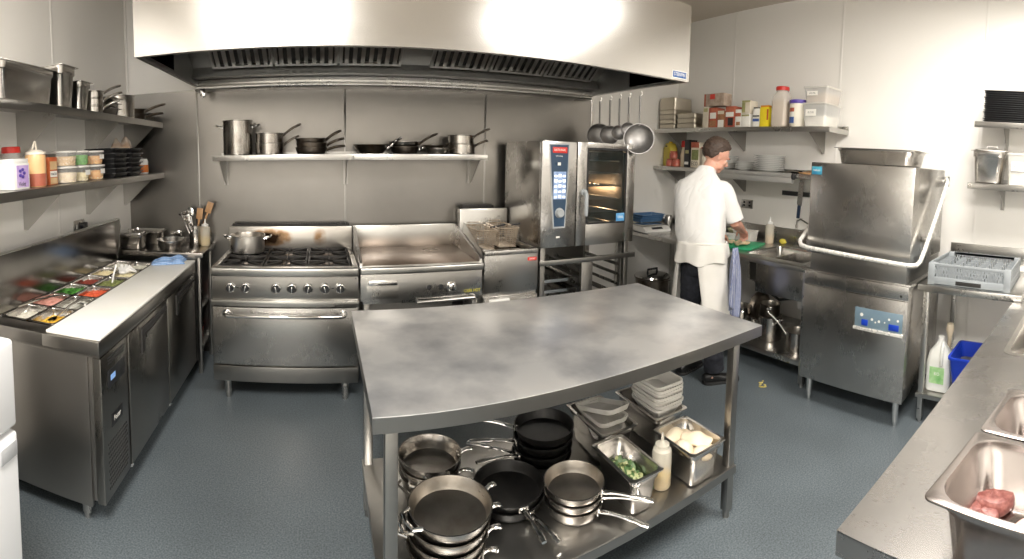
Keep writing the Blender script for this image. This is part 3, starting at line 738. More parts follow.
b = MB(); b.box(PX1-.040, PY0+.012, .115, PX1, 2.10, .782, .004); cv = P(b, 'machine_cover', M_PREPD)
cv_off = dict(loc=(0, 0, 0))
def CH(mb, name, m, par): return mb.obj(name, m, par)
for k in range(3): b = MB(); b.box(PX1-.001, 1.88, .755-k*.014, PX1+.0015, 2.06, .762-k*.014); CH(b, 'vent_slot', M_BLKPL, cv)
b = MB(); b.box(PX1-.001, 1.875, .62, PX1+.004, 2.06, .70, .001); CH(b, 'control_window', M_BLKPL, cv)
b = MB(); b.box(PX1-.001, 1.90, .43, PX1+.003, 2.02, .49, .001); CH(b, 'badge', M_BLKPL, cv)
b = MB(); b.box(PX1+.004, 1.90, .65, PX1+.005, 1.95, .675)
CH(b, 'display_digits', mat('display_blue', (.25, .45, .8), .4, emit=(.3, .5, 1, .2)), cv)
text('badge_lettering', 'Foster', .035, M_PAPER, cv, FACE_PX((PX1+.0035, 1.96, .46)), .0003, .8)
b = MB()
for iy in range(13):
    for iz in range(11):
        y = 1.862+iy*.0165+(.008 if iz % 2 else 0); z = .165+iz*.0205
        b.cyl((PX1-.0005, y, z), (PX1+.0012, y, z), .0062, n=6)
tag(CH(b, 'vent_holes', M_DARK, cv), kind='stuff')
for (y0, y1, nm) in ((2.125, 2.725, 'a'), (2.745, 3.375, 'b')):
    b = MB(); b.box(PX1-.03, y0, .115, PX1, y1, .782, .004); d = P(b, 'door', M_PREPD)
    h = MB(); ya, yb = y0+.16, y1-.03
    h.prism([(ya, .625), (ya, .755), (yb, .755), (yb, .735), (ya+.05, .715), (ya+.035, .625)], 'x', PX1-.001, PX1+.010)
    CH(h, 'recess_shadow_grip', M_DARK, d).name = 'handle_recess_patch'  # raised dark plate: the shade of a grip recess put into colour
    h = MB(); h.prism([(ya+.05, .713), (yb-.08, .733), (yb-.12, .715), (ya+.055, .69)], 'x', PX1-.001, PX1+.016); CH(h, 'handle', M_PREP, d)
    h = MB(); h.cyl((PX1-.012, y0+.012, .10), (PX1-.012, y0+.012, .115), .012, n=10); CH(h, 'hinge', M_CHROME, d)
for x in (PX1-.12, PX0+.10):
    for y in (PY0+.06, PY1-.08):
        b = MB(); b.cyl((x, y, .03), (x, y, .12), .022, .026, 14); b.cyl((x, y, 0), (x, y, .03), .015, .018, 14); P(b, 'leg', M_STEELV)
# raised lid with folded ends
M_LID = steel('polished_lid_steel', (.27, .26, .245), .19, stretch=(3, 60, 3), dscale=5)
b = MB()
xb, zb, xt, zt, y0, y1 = -1.552, .868, -1.545, 1.185, 1.86, 3.37
b.prism([(xb, zb), (xb+.006, zb), (xt+.008, zt-.01), (xt+.024, zt-.008), (xt+.024, zt), (xt, zt)], 'y', y0, y1)
for (ya, yb_) in ((y0-.006, y0), (y1, y1+.006)): b.prism([(xb, zb), (xb+.012, zb), (xt+.034, zt-.06), (xt+.026, zt), (xt, zt)], 'y', ya, yb_)
P(b, 'lid', M_LID)
b = MB(); b.box(xt, y0-.005, zt-.004, xt+.030, y1+.005, zt+.004, .002); P(b, 'lid_edge', M_STEEL)
for y in (1.95, 3.28): b = MB(); b.cyl((xb-.004, y-.03, PZ+.006), (xb-.004, y+.03, PZ+.006), .007, n=10); P(b, 'lid_hinge', M_CHROME)

t = MB(); t.box(-.14, -.80, 0, .14, .80, .016, .006, 3)
o = t.obj('cutting_board', M_BOARD, None, (-1.068, 2.61, PZ+.0005)); tag(o, 'long white cutting board along the front of the prep counter', 'cutting board')

# food pans in the well
def gn_pan(label, loc, W, L, H, rz=0, group=None, m=None, taper=.88, rim=.012, parts=False, name='food_pan', cat='food pan', r=.03):
    """Gastronorm pan: W along x, L along y, standing on its base at loc; folded rim all round."""
    b = MB(); wi, li = W-2*rim, L-2*rim; wb, lb = wi-(1-taper)*.35, li-(1-taper)*.35
    st = H*.78
    b.loft([rrect(0, 0, wb-.02, lb-.02, r, 0), rrect(0, 0, wb, lb, r, .006), rrect(0, 0, wb+(wi-wb)*.6, lb+(li-lb)*.6, r, st), rrect(0, 0, wi-.003, li-.003, r, st+.006),
            rrect(0, 0, wi, li, r, H-.004), rrect(0, 0, W, L, .016, H-.004), rrect(0, 0, W, L, .016, H-.001), rrect(0, 0, W-.004, L-.004, .015, H),
            rrect(0, 0, wi-.004, li-.004, r, H), rrect(0, 0, wi-.007, li-.007, r, H-.006), rrect(0, 0, wi-.009, li-.009, r, st+.007), rrect(0, 0, wb+(wi-wb)*.6-.005, lb+(li-lb)*.6-.005, r, st),
            rrect(0, 0, wb-.005, lb-.005, r, .012), rrect(0, 0, wb-.025, lb-.025, r, .004)])
    o = b.obj(name, m or M_GN, None, loc, (0, 0, rz), ang=50)
    return tag(o, label, cat, group)
def heap(name, label, cat, loc, W, L, h, m, piece=.012, n=120, shape='cube', seed=1, group=None, dome=.6, rz=0, m2=None, kind='stuff'):
    """Loose chopped food: a bed with n small irregular pieces on it, as one uncountable mass."""
    R = random.Random(seed); b = MB(); b.use(m)
    k = 9
    grid = [[(-W/2+W*i/(k-1), -L/2+L*j/(k-1), h*(.55+dome*.45*math.cos(PI*(i/(k-1)-.5))*math.cos(PI*(j/(k-1)-.5)))+R.uniform(-.1, .1)*h) for i in range(k)] for j in range(k)]
    V = [[b.bm.verts.new(p) for p in row] for row in grid]
    for j in range(k-1):
        for i in range(k-1): b._f([V[j][i], V[j][i+1], V[j+1][i+1], V[j+1][i]])
    Bt = [b.bm.verts.new(p) for p in ((-W*.36, -L*.41, 0), (W*.36, -L*.41, 0), (W*.36, L*.41, 0), (-W*.36, L*.41, 0))]
    b._f([Bt[0], *V[0][::1], Bt[1]][::-1]) ; b._f([Bt[1], *[V[j][-1] for j in range(k)], Bt[2]][::-1]); b._f([Bt[2], *V[-1][::-1], Bt[3]][::-1]); b._f([Bt[3], *[V[j][0] for j in range(k-1, -1, -1)], Bt[0]][::-1]); b._f(Bt)
    for q in range(n):
        x, y = R.uniform(-.40, .40), R.uniform(-.40, .40)
        z = h*(.55+dome*.45*math.cos(PI*x)*math.cos(PI*y))
        b.use(m2 if (m2 and R.random() < .4) else m)
        M = Matrix.Translation((x*W, y*L, z+piece*.2)) @ Matrix.Rotation(R.uniform(0, 6), 4, 'Z') @ Matrix.Rotation(R.uniform(-.6, .6), 4, 'X')
        s = piece*R.uniform(.7, 1.3)
        if shape == 'cube': b.xbox(M, s, s, s*.7, s*.12)
        elif shape == 'ball': b.ell(M.translation, s*.5, s*.5, s*.45, n=8, k=5)
        elif shape == 'shred': b.xbox(M, s*3, s*.35, s*.3)
        elif shape == 'slice': t_ = MB(); t_.lathe([(0, 0), (s*.7, 0), (s*.75, s*.1), (s*.7, s*.2), (0, s*.2)], n=10); b.merge(t_, M @ Matrix.Rotation(.5, 4, 'Y'))
        elif shape == 'leaf': t_ = MB(); t_.ell((0, 0, 0), s, s*.55, s*.12, n=8, k=4); b.merge(t_, M @ Matrix.Rotation(R.uniform(-1, 1), 4, 'Y'))
    o = b.obj(name, None, None, loc, (0, 0, rz)); return tag(o, label, cat, group, kind)
def fm(name, c, c2, rough=.45, ns=60, **k): return mat(name, c, rough, noise=c2, nscale=ns, **k)
F_CORN = fm('sweetcorn', (.80, .52, .06), (.72, .40, .03)); F_GREY = fm('grey_salad', (.50, .50, .46), (.60, .58, .50)); F_TOM = fm('chopped_tomato', (.62, .07, .03), (.72, .16, .06))
F_OLIVE = fm('sliced_gherkin', (.16, .19, .06), (.25, .27, .10)); F_CHEESE = fm('grated_cheese', (.85, .77, .48), (.88, .82, .6)); F_ONION = fm('white_onion', (.72, .70, .60), (.62, .60, .5))
F_WHITE = fm('shredded_white', (.75, .72, .64), (.65, .62, .5)); F_HAM = fm('chopped_ham', (.68, .30, .24), (.75, .42, .34)); F_HERB = fm('green_herbs', (.05, .20, .03), (.10, .30, .05)); F_BEAN = fm('red_beans', (.20, .03, .02), (.32, .06, .03))
F_MIX = fm('pasta_salad', (.78, .64, .34), (.85, .76, .52)); F_DRESS = fm('brown_dressing', (.36, .22, .09), (.42, .27, .12), .3)
wellY = [1.912+i*.2365 for i in range(6)]
gr = 'food pans in the prep counter well'
right = [('sweetcorn', F_CORN, 'ball', .010, 'spoon'), ('shredded grey salad', F_GREY, 'shred', .014, 'spoon'), ('chopped red tomato', F_TOM, 'cube', .014, None),
         ('sliced green gherkin', F_OLIVE, 'slice', .02, None), ('grated pale cheese', F_CHEESE, 'shred', .011, None), ('white onion', F_ONION, 'cube', .010, None)]
left = [('white shredded cabbage', F_WHITE, 'shred', .012, None), ('pink chopped ham', F_HAM, 'cube', .016, None), ('green herbs', F_HERB, 'leaf', .013, None),
        ('dark red beans', F_BEAN, 'ball', .012, None), ('pale pasta salad', F_MIX, 'ball', .018, None), ('diced white turnip', F_ONION, 'cube', .013, None)]
rown = ('nearest', 'second', 'third', 'fourth', 'fifth', 'farthest')
for col, (xc, lst) in enumerate(((-1.305, right), (-1.465, left))):
    for i, (nm, m, shp, ps, ut) in enumerate(lst):
        y = wellY[i]+.118
        gn_pan('food pan of %s in the %s column, %s' % (nm, 'board side' if col == 0 else 'lid side', rown[i]), (xc, y, .80+.001+.002), .157, .233, .062, group=gr, r=.02, name='food_pan', rim=.006, taper=.96)
        full = .050 if (col, i) not in ((0, 0), (1, 0)) else .032
        heap(nm.replace('chopped ', '').replace(' ', '_'), nm + ' in the %s pan of the %s column' % (rown[i], 'board side' if col == 0 else 'lid side'), 'food', (xc, y, .8075+.001), .134, .205, full, m, ps, 110 if shp != 'leaf' else 140, shp, seed=i+col*7)
def spoon(label, loc, rz, L=.24, tilt=.35, m=None, name='serving_spoon', bowl=.03, cat='spoon'):
    t = MB(); m = m or M_CHROME
    t.tube([(0, 0, 0), (L*.5, 0, .006), (L, 0, 0)], [.005, .006, .007], 8)
    t.loft([[(-.005-bowl*1.1+bowl*1.2*math.cos(a)*s, bowl*.75*math.sin(a)*s, -dz) for a in [2*PI*i/14 for i in range(14)]] for s, dz in ((1, 0), (.85, .006), (.5, .011), (.1, .013), (.08, .011), (.5, .009), (.83, .004), (.97, 0))])
    o = t.obj(name, m, None, loc, (0, -tilt, rz)); return tag(o, label, cat)
spoon('steel spoon standing in the sweetcorn pan', (-1.30, 2.06, .852), 1.25, .20, .28)
spoon('steel spoon resting in the grey salad pan', (-1.30, 2.28, .852), -.7, .12, .22)
spoon('white handled spoon upright in the gherkin pan', (-1.30, 2.74, .856), 1.4, .12, 1.1, M_WHITEPL)
b = MB()
for s in (-1, 1): b.tube([(0, s*.004, 0), (.14, s*.018, .012), (.27, s*.022, .008), (.30, s*.016, .0)], [.006, .005, .004, .004], 8); b.ell((.312, s*.016, -.002), .02, .013, .005)
o = b.obj('tongs', M_CHROME, None, (-1.52, 2.02, .885), (0, -.02, 1.20)); tag(o, 'long steel tongs lying across the lid side food pans', 'tongs')
b = MB()
for k in range(7):
    a = -1+k*.34; b.tube([(0, 0, 0), (.05*math.cos(a+1.2), .05*math.sin(a+1.2), .02+.02*(k % 2)), (.095*math.cos(a+1.2), .095*math.sin(a+1.2), .004)], [.010, .013, .006], 7)
b.ell((0, 0, .006), .03, .025, .016)
o = b.obj('white_glove', M_WHITEPL, None, (-1.33, 2.98, .863), (0, 0, .2)); tag(o, 'crumpled white disposable glove on the cheese pan', 'glove')

# folded blue checked cloth on the end of the board
def cloth_patch(name, label, cat, loc, rz, W, L, amp, m, n=26, seed=3, thick=.003):
    R = random.Random(seed); b = MB(); k = [R.uniform(0, 6) for _ in range(6)]
    def z(u, v): return amp*(.55+.25*math.sin(5.5*u+k[0]+2*v)+.25*math.sin(7*v+k[1]-3*u)+.15*math.sin(11*(u+v)+k[2]))*max(0, 1-(2*abs(u-.5))**4)*max(0, 1-(2*abs(v-.5))**4)+.002
    T = [[None]*n for _ in range(n)]; Bm = [[None]*n for _ in range(n)]
    for i in range(n):
        for j in range(n):
            u, v = i/(n-1), j/(n-1); x = (u-.5)*W+.05*W*math.sin(4*v+k[3]); y = (v-.5)*L+.06*L*math.sin(5*u+k[4]); zz = max(.001, z(u, v))
            T[i][j] = b.bm.verts.new((x, y, zz+thick)); Bm[i][j] = b.bm.verts.new((x, y, max(0, zz-.001)))
    for i in range(n-1):
        for j in range(n-1):
            b._f([T[i][j], T[i+1][j], T[i+1][j+1], T[i][j+1]]); b._f([Bm[i][j], Bm[i][j+1], Bm[i+1][j+1], Bm[i+1][j]])
    E_ = [(i, 0) for i in range(n)]+[(n-1, j) for j in range(1, n)]+[(i, n-1) for i in range(n-2, -1, -1)]+[(0, j) for j in range(n-2, 0, -1)]
    for q in range(len(E_)):
        i, j = E_[q]; i2, j2 = E_[(q+1) % len(E_)]; b._f([T[i][j], Bm[i][j], Bm[i2][j2], T[i2][j2]])
    return tag(b.obj(name, m, None, loc, (0, 0, rz), ang=70), label, cat)
def check_material(name, base, line, scale, width=.3, rough=.85):
    m = bpy.data.materials.new(name); m.use_nodes = True; nt = m.node_tree; N = nt.nodes; L = nt.links
    b = N['Principled BSDF']; b.inputs['Roughness'].default_value = rough
    tc = N.new('ShaderNodeTexCoord'); sp = N.new('ShaderNodeSeparateXYZ'); L.new(tc.outputs['Object'], sp.inputs[0])
    outs = []
    for ax in (0, 1, 2):
        mu = N.new('ShaderNodeMath'); mu.operation = 'MULTIPLY'; mu.inputs[1].default_value = scale; L.new(sp.outputs[ax], mu.inputs[0])
        fr = N.new('ShaderNodeMath'); fr.operation = 'FRACT'; L.new(mu.outputs[0], fr.inputs[0])
        lt = N.new('ShaderNodeMath'); lt.operation = 'LESS_THAN'; lt.inputs[1].default_value = width; L.new(fr.outputs[0], lt.inputs[0]); outs.append(lt)
    a = N.new('ShaderNodeMath'); a.operation = 'ADD'; L.new(outs[0].outputs[0], a.inputs[0]); L.new(outs[1].outputs[0], a.inputs[1])
    a2 = N.new('ShaderNodeMath'); a2.operation = 'ADD'; L.new(a.outputs[0], a2.inputs[0]); L.new(outs[2].outputs[0], a2.inputs[1])
    dv = N.new('ShaderNodeMath'); dv.operation = 'MULTIPLY'; dv.inputs[1].default_value = .5; dv.use_clamp = True; L.new(a2.outputs[0], dv.inputs[0])
    mx = N.new('ShaderNodeMix'); mx.data_type = 'RGBA'; L.new(dv.outputs[0], mx.inputs[0]); mx.inputs[6].default_value = (*base, 1); mx.inputs[7].default_value = (*line, 1)
    L.new(mx.outputs[2], b.inputs['Base Color']); MATS[name] = m; return m
M_JCLOTH = check_material('blue_cleaning_cloth', (.42, .56, .80), (.16, .32, .62), 90, .4)
cloth_patch('cleaning_cloth', 'light blue cleaning cloth on the far end of the white board', 'cloth', (-1.10, 3.31, PZ+.017), .3, .24, .17, .05, M_JCLOTH)

# ------------------------------------------------------------------ corner counter
CZ = .93
cc = thing('corner_counter', 'dark stainless corner worktop with open shelf between prep counter and range', 'counter', (-.93, 3.405, 0))
def Q(mb, name, m, par=cc): return mb.obj(name, m, par, loc=(.93, -3.405, 0))
b = MB(); b.box(-1.60, 3.405, CZ-.035, -.87, YB-.012, CZ, .004); b.box(-1.60, YB-.03, CZ, -.90, YB-.012, CZ+.05, .002); Q(b, 'worktop', steel('dark_worktop_steel', (.30, .28, .26), .22, dscale=3))
b = MB(); b.box(-1.58, 3.43, .10, -1.56, YB-.04, CZ-.035); b.box(-1.56, YB-.05, .10, -.93, YB-.04, CZ-.035); b.box(-1.56, 3.43, .10, -.92, 3.445, CZ-.035); Q(b, 'side_panel', M_DSTEEL)
for z in (.14, .45): b = MB(); b.box(-1.555, 3.446, z, -.93, YB-.055, z+.02, .002); Q(b, 'shelf', M_DSTEEL)
for y in (3.43, YB-.07):
    b = MB(); b.box(-.93, y, 0, -.90, y+.03, CZ-.036, .002); Q(b, 'leg', M_DSTEEL)
for i, (x, y, z, c, nm) in enumerate(((-.99, 3.56, .4715, M_REDPL, 'red food tub on the shelf under the corner worktop'), (-1.01, 3.68, .1615, mat('dark_red_tub', (.28, .03, .02), .4, nscale=9, rvar=.05), 'dark red tub on the bottom shelf under the corner worktop'))):
    t = thing('food_tub', nm, 'tub', (x, y, z))
    b = MB(); b.lathe([(0, 0), (.05, 0), (.055, .01), (.062, .12), (.058, .12), (.05, .012), (0, .01)], n=24); b.obj('tub_body', c, t)
    b = MB(); b.lathe([(0, .121), (.066, .121), (.066, .132), (0, .134)], n=24); b.obj('lid', M_BLKPL if i else M_WHITEPL, t)
# things standing on it
gn_pan('deep steel pan holding a smaller lidded tray, behind the prep counter lid', (-1.48, 3.52, CZ+.001), .25, .20, .12, cat='food pan')
b = MB(); b.loft([rrect(0, 0, .20, .13, .02, 0), rrect(0, 0, .20, .13, .02, .004), rrect(0, 0, .19, .12, .02, .012), rrect(0, 0, .03, .02, .008, .014)]); b.tube([(-.03, 0, .012), (-.03, 0, .03), (.03, 0, .03), (.03, 0, .012)], .004, 8)
tag(b.obj('pan_lid', M_GN, None, (-1.48, 3.52, CZ+.122), (.03, 0, .1)), 'steel lid with wire handle resting on the pan behind the prep counter lid', 'lid')
gn_pan('shallow steel tray at the wall end of the corner worktop', (-1.42, 3.73, CZ+.001), .30, .17, .12, cat='food pan')
gn_pan('steel tray beside the mixing bowl against the back wall', (-1.16, 3.735, CZ+.001), .09, .15, .105, cat='food pan')
b = MB(); b.lathe([(0, 0), (.045, 0), (.05, .004), (.085, .035), (.108, .078), (.116, .080), (.116, .083), (.106, .082), (.082, .038), (.046, .007), (0, .005)], n=40)
tag(b.obj('mixing_bowl', mat('bright_bowl_steel', (.78, .76, .73), .22, 1, nscale=9, rvar=.05), None, (-1.15, 3.525, CZ+.001)), 'round steel mixing bowl on the corner worktop', 'bowl')
b = MB(); b.lathe([(0, .0), (.048, 0), (.05, .003), (.05, .155), (.053, .158), (.053, .161), (.048, .16), (.047, .006), (0, .005)], n=32)
tag(b.obj('utensil_pot', M_GN, None, (-1.01, 3.735, CZ+.001)), 'tall steel pot holding ladles and wooden spatulas', 'utensil pot')
def utensil(kind, label, dx, dy, ax, ay, L):
    t = MB()
    if kind == 'ladle':
        t.tube([(0, 0, 0), (0, 0, L)], .005, 8)
        for s in range(1): pass
        t.lathe([(0, -.03), (.018, -.026), (.032, -.012), (.036, .004), (.032, .004), (.016, -.02), (0, -.024)], (0, .030, L+.015), 20); m = M_CHROME; nm = 'ladle'
    elif kind == 'slotted':
        t.tube([(0, 0, 0), (0, 0, L)], .005, 8); t.ell((0, 0, L+.035), .028, .006, .042); m = M_CHROME; nm = 'serving_spoon'
    elif kind == 'turner':
        t.tube([(0, 0, 0), (0, 0, L-.01)], .005, 8); t.box(-.028, -.002, L-.01, .028, .002, L+.07, .002); m = M_CHROME; nm = 'turner'
    elif kind == 'black':
        t.tube([(0, 0, 0), (0, 0, L)], .006, 8); t.ell((0, 0, L+.02), .012, .012, .03); m = M_BLKPL; nm = 'whisk_handle' ; nm = 'knife_steel'
    else:
        t.tube([(0, 0, 0), (0, 0, L)], [.007, .009], 8); t.box(-.026, -.003, L-.005, .026, .003, L+.085, .003); m = M_WOOD; nm = 'wooden_spatula'
    o = t.obj(nm, m, None, (-1.01+dx, 3.735+dy, CZ+.0075), (ay, ax, 0)); return tag(o, label, nm.split('_')[-1], 'utensils in the steel pot')
utensil('ladle', 'steel ladle leaning left in the utensil pot', -.015, -.01, -.36, .05, .255)
utensil('slotted', 'steel serving spoon in the utensil pot', -.01, .01, -.13, -.05, .225)
utensil('turner', 'steel turner low in the utensil pot', .0, -.02, -.25, .12, .185)
utensil('wood', 'shorter wooden spatula in the utensil pot', .005, .005, .13, .0, .21)
utensil('wood', 'taller wooden spatula leaning right in the utensil pot', .012, .0, .34, -.03, .275)
utensil('black', 'black handled knife steel in the utensil pot', .0, .02, .03, -.02, .24)
def squeeze_bottle(label, loc, r, h, m, liquid, fill, cap=None, rz=0, name='squeeze_bottle'):
    t = thing(name, label, 'bottle', loc, rz)
    b = MB(); b.lathe([(0, 0), (r*.9, 0), (r, .006), (r, h*.80), (r*.93, h*.88), (r*.62, h*.93), (r*.55, h*.96)], n=28); b.obj('bottle_body', m, t)
    b = MB(); b.lathe([(0, .003), (r*.88, .003), (r*.96, .008), (r*.96, h*fill), (0, h*fill)], n=28); b.obj('sauce', liquid, t)
    b = MB(); b.lathe([(r*.7, h*.93), (r*.72, h), (r*.45, h*1.02), (r*.18, h*1.08), (.004, h*1.26), (0, h*1.26)], n=24); b.obj('nozzle', cap or M_WHITEPL, t)
    return t
squeeze_bottle('squeeze bottle of yellow oil beside the utensil pot', (-.925, 3.72, CZ+.001), .040, .17, M_NATURAL, mat('yellow_oil', (.62, .42, .08), .15, nscale=9, rvar=.03), .42)

# ------------------------------------------------------------------ left wall shelves
M_LSH = M_STEEL
wall_shelf('wall_shelf', 'upper steel shelf on the left wall, carrying metal pans', 'shelf', (XL+.001, 1.50, 1.965), 0, .01, .01, ()) if False else None
def left_shelf(label, z, brs):
    t = thing('wall_shelf', label, 'shelf', (XL+.001, 1.10, z))
    L, D = 3.84-1.10, .32
    b = MB(); b.box(0, 0, -.004, D, L, 0); b.box(D-.002, 0, -.045, D+.0015, L, 0, .0015); b.box(.0, L-.004, -.04, D-.002, L, -.004); b.box(0, 0, 0, .004, L, .04)
    b.obj('shelf_board', M_DSTEEL, t)
    for y in brs:
        k = MB(); k.prism([(.004, -.005), (D-.03, -.005), (D-.03, -.022), (.03, -.26), (.004, -.26)], 'y', y-1.10-.0015, y-1.10+.0015); k.box(0, y-1.10, -.26, .004, y-1.10+.03, -.005); k.obj('bracket', M_STEEL, t)
    return t
left_shelf('lower steel shelf on the left wall, carrying tubs and bottles', 1.520, (1.35, 2.25, 3.02, 3.7))
left_shelf('upper steel shelf on the left wall, carrying metal pans', 1.938, (1.35, 2.22, 3.05, 3.75))
UZ, LZ = 1.9395, 1.5215
# upper shelf
gn_pan('large deep steel pan at the near end of the upper left shelf', (-1.455, 1.97, UZ), .27, .50, .185, r=.04)
gn_pan('tall square steel pan behind the large deep pan, upper left shelf', (-1.455, 2.35, UZ), .27, .20, .235, r=.03)
gn_pan('narrow steel pan between the tall pan and the stacked saucepans', (-1.455, 2.57, UZ), .25, .17, .175, r=.03)
for k in range(3):
    saucepan('%s small milk pan of the three stacked on the upper left shelf' % ('lowest', 'middle', 'topmost')[k], (-1.40, 2.76, UZ+.047*k), .065+.002*k, .046, hl=.14, rise=.06, rz=.75+.1*k, group='milk pans on the upper left shelf')
for k in range(3):
    gn_pan('%s steel tray of the stack beside the milk pans' % ('lowest', 'middle', 'topmost')[k], (-1.44, 2.99, UZ+k*.036), .22, .17, .05, rz=.06*(k-1), group='stacked trays on the upper left shelf')
saucepan('big steel stockpot on the upper left shelf', (-1.45, 3.28, UZ), .118, .165, ears=True, name='stockpot', cat='stockpot', rz=PI/2)
frying_pan('dark frying pan near the corner end of the upper left shelf', (-1.43, 3.52, UZ), .10, .05, .8, .14, rise=.03, rz=.6, out=M_DPAN, inn=M_DPAN, hm=M_DPAN)
frying_pan('second dark frying pan stacked near the corner end of the upper left shelf', (-1.43, 3.52, UZ+.042), .098, .045, .8, .16, rise=.05, rz=.1, out=M_DPAN, inn=M_DPAN, hm=M_DPAN)
gn_pan('small steel tray at the corner end of the upper left shelf', (-1.385, 3.72, UZ), .15, .11, .07, r=.02)
# lower shelf
def carton(name, label, cat, loc, w, d, h, m, lab=None, lm=None, txt=None, rz=0, cap=None, group=None, tm=None, face='x'):
    """Box carton: depth d along x, width w along y, printed panel on the face towards the room."""
    t = thing(name, label, cat, loc, rz, group)
    b = MB(); b.box(-d/2, -w/2, 0, d/2, w/2, h, .002); b.obj('carton_body', m, t)
    s = 1 if face == 'x' else -1
    if lab:
        for (y0, z0, y1, z1, mm) in lab: MB().box(s*d/2, y0*w, z0*h, s*(d/2+.001), y1*w, z1*h).obj('printed_panel', mm, t)
    if txt: text('lettering', txt[0], txt[1], tm or M_BLKPL, t, (FACE_PX if s > 0 else FACE_NX)((s*(d/2+.0014), 0, h*txt[2])), .0003, txt[3] if len(txt) > 3 else .8)
    if cap:
        k = MB(); k.box(-d/2+.003, -w/2+.003, h, d/2-.003, w/2-.003, h+cap[0], .002); k.obj('lid', cap[1], t)
    return t
M_PUR = mat('purple_label', (.45, .30, .62), .5, noise=(.62, .50, .75), nscale=25)
t = carton('seasoning_tub', 'white square tub with a purple flower label, near end of lower left shelf', 'tub', (-1.40, 1.865, LZ), .13, .12, .125, M_WHITEPL, [(-.32, .08, .42, .92, M_PUR)], None, ('Violet', .030, .2), cap=(.022, M_WHITEPL))
b = MB()
for k in range(5): b.ell((.0625, .0+.018*math.cos(k*1.256), .078+.018*math.sin(k*1.256)), .002, .012, .008)
b.obj('flower_print', M_PURPLEPL, t)
t = thing('sauce_jar', 'clear jar of dark sauce with red lid behind the squeeze bottle', 'jar', (-1.50, 2.0, LZ))
b = MB(); b.lathe([(0, 0), (.055, 0), (.058, .006), (.058, .15), (.045, .18)], n=28); b.obj('jar_body', M_CLEARPL, t)
b = MB(); b.lathe([(0, .002), (.056, .004), (.056, .08), (0, .08)], n=28); b.obj('sauce', mat('dark_sauce', (.05, .02, .01), .2, nscale=9, rvar=.03), t)
b = MB(); b.lathe([(0, .18), (.050, .18), (.050, .208), (.046, .212), (0, .212)], n=28); b.obj('lid', M_REDPL, t)
t = thing('squeeze_bottle', 'large amber squeeze bottle with flip spout on the lower left shelf', 'bottle', (-1.40, 2.075, LZ))
M_AMB = mat('amber_bottle', (.80, .52, .26), .3, noise=(.76, .46, .22), nscale=5)
b = MB(); b.lathe([(0, 0), (.052, 0), (.055, .006), (.055, .155), (.052, .165), (.050, .17)], n=30); b.obj('bottle_body', M_AMB, t)
b = MB(); b.lathe([(.0558, .004), (.0558, .065), (.0553, .068)], n=30); b.lathe([(.0553, .0041), (.0558, .004)], n=30); b.obj('sauce_band', mat('chilli_sauce', (.42, .13, .08), .3, noise=(.36, .10, .06), nscale=5), t)
b = MB(); b.lathe([(.054, .166), (.055, .178), (.036, .186), (.020, .192), (0, .193)], n=30); b.tube([(0, .012, .19), (0, .006, .235), (0, -.002, .235)], .005, 8); b.tube([(0, -.002, .235), (0, -.026, .192)], .005, 8); b.obj('spout', mat('cream_spout', (.85, .78, .66), .4, nscale=9, rvar=.05), t)
M_ORP = mat('orange_brown_print', (.55, .14, .04), .5, noise=(.45, .09, .03), nscale=20); M_TAN = mat('tan_print', (.72, .52, .30), .5, noise=(.6, .4, .2), nscale=20)
t = carton('spice_box', 'orange and cream spice box beside the amber squeeze bottle', 'box', (-1.42, 2.225, LZ), .085, .07, .15, M_ORP, [(-.4, .55, .42, .85, M_TAN), (-.4, .28, .42, .5, M_PAPER), (-.4, .03, .42, .25, M_TAN)], None, ('TOASTED', .018, .39), cap=(.018, MATS['prep_counter_steel']))
def tub(label, loc, r, h, content, fill=.75, group='clear tubs on the lower left shelf', lab=False, shp='ball', ps=.012, seed=1):
    t = thing('deli_tub', label, 'tub', loc, 0, group)
    b = MB(); b.lathe([(0, 0), (r*.84, 0), (r*.86, .003), (r*.97, h*.86), (r, h*.87), (r, h*.9)], n=28); b.obj('tub_body', M_CLEARPL, t)
    R = random.Random(seed); k = MB(); k.use(content[0]); rr = lambda z: r*(.855+.10*z/(h*.86))-.0015
    k.lathe([(0, .003), (rr(0)-.003, .003), (rr(h*fill), h*fill), (0, h*fill+.003)], n=24)
    for q in range(70):
        a = R.uniform(0, 2*PI); z = R.uniform(.006, h*fill); k.use(content[q % len(content)]); k.ell(((rr(z)-ps*.22)*math.cos(a), (rr(z)-ps*.22)*math.sin(a), z), ps*.42, ps*.42, ps*.35, n=7, k=4)
    k.obj('contents', None, t)
    b = MB(); b.lathe([(0, h*.905), (r+.001, h*.905), (r+.003, h*.88), (r+.004, h*.88), (r+.003, h), (r-.004, h), (r-.006, h*.95), (0, h*.945)], n=28); b.obj('lid', M_MILKYPL, t)
    if lab: k = MB(); k.box(r*.93, -.03, h*.4, r*.93+.001, .03, h*.72); k.obj('paper_label', M_PAPER, t)
    return t
F_NUT = fm('mixed_nuts', (.62, .42, .22), (.74, .56, .34)); F_OAT = fm('oats', (.76, .62, .44), (.84, .74, .58)); F_GR = fm('green_leaves', (.08, .32, .04), (.16, .45, .08)); F_PALE = fm('pale_crumb', (.80, .68, .40), (.85, .76, .5)); F_ORG = fm('orange_crisps', (.74, .34, .10), (.82, .52, .2))
tub('lower clear tub of oats with white lid, nearest of the tubs', (-1.42, 2.41, LZ), .075, .095, (F_OAT, F_PALE), .62)
tub('upper clear tub of mixed nuts with white lid, nearest of the tubs', (-1.42, 2.41, LZ+.0965), .072, .088, (F_NUT, F_OAT), .62, seed=2)
tub('lower clear tub of pale crumbs under the green tub', (-1.42, 2.57, LZ), .070, .095, (F_PALE,), .55, lab=True, seed=3)
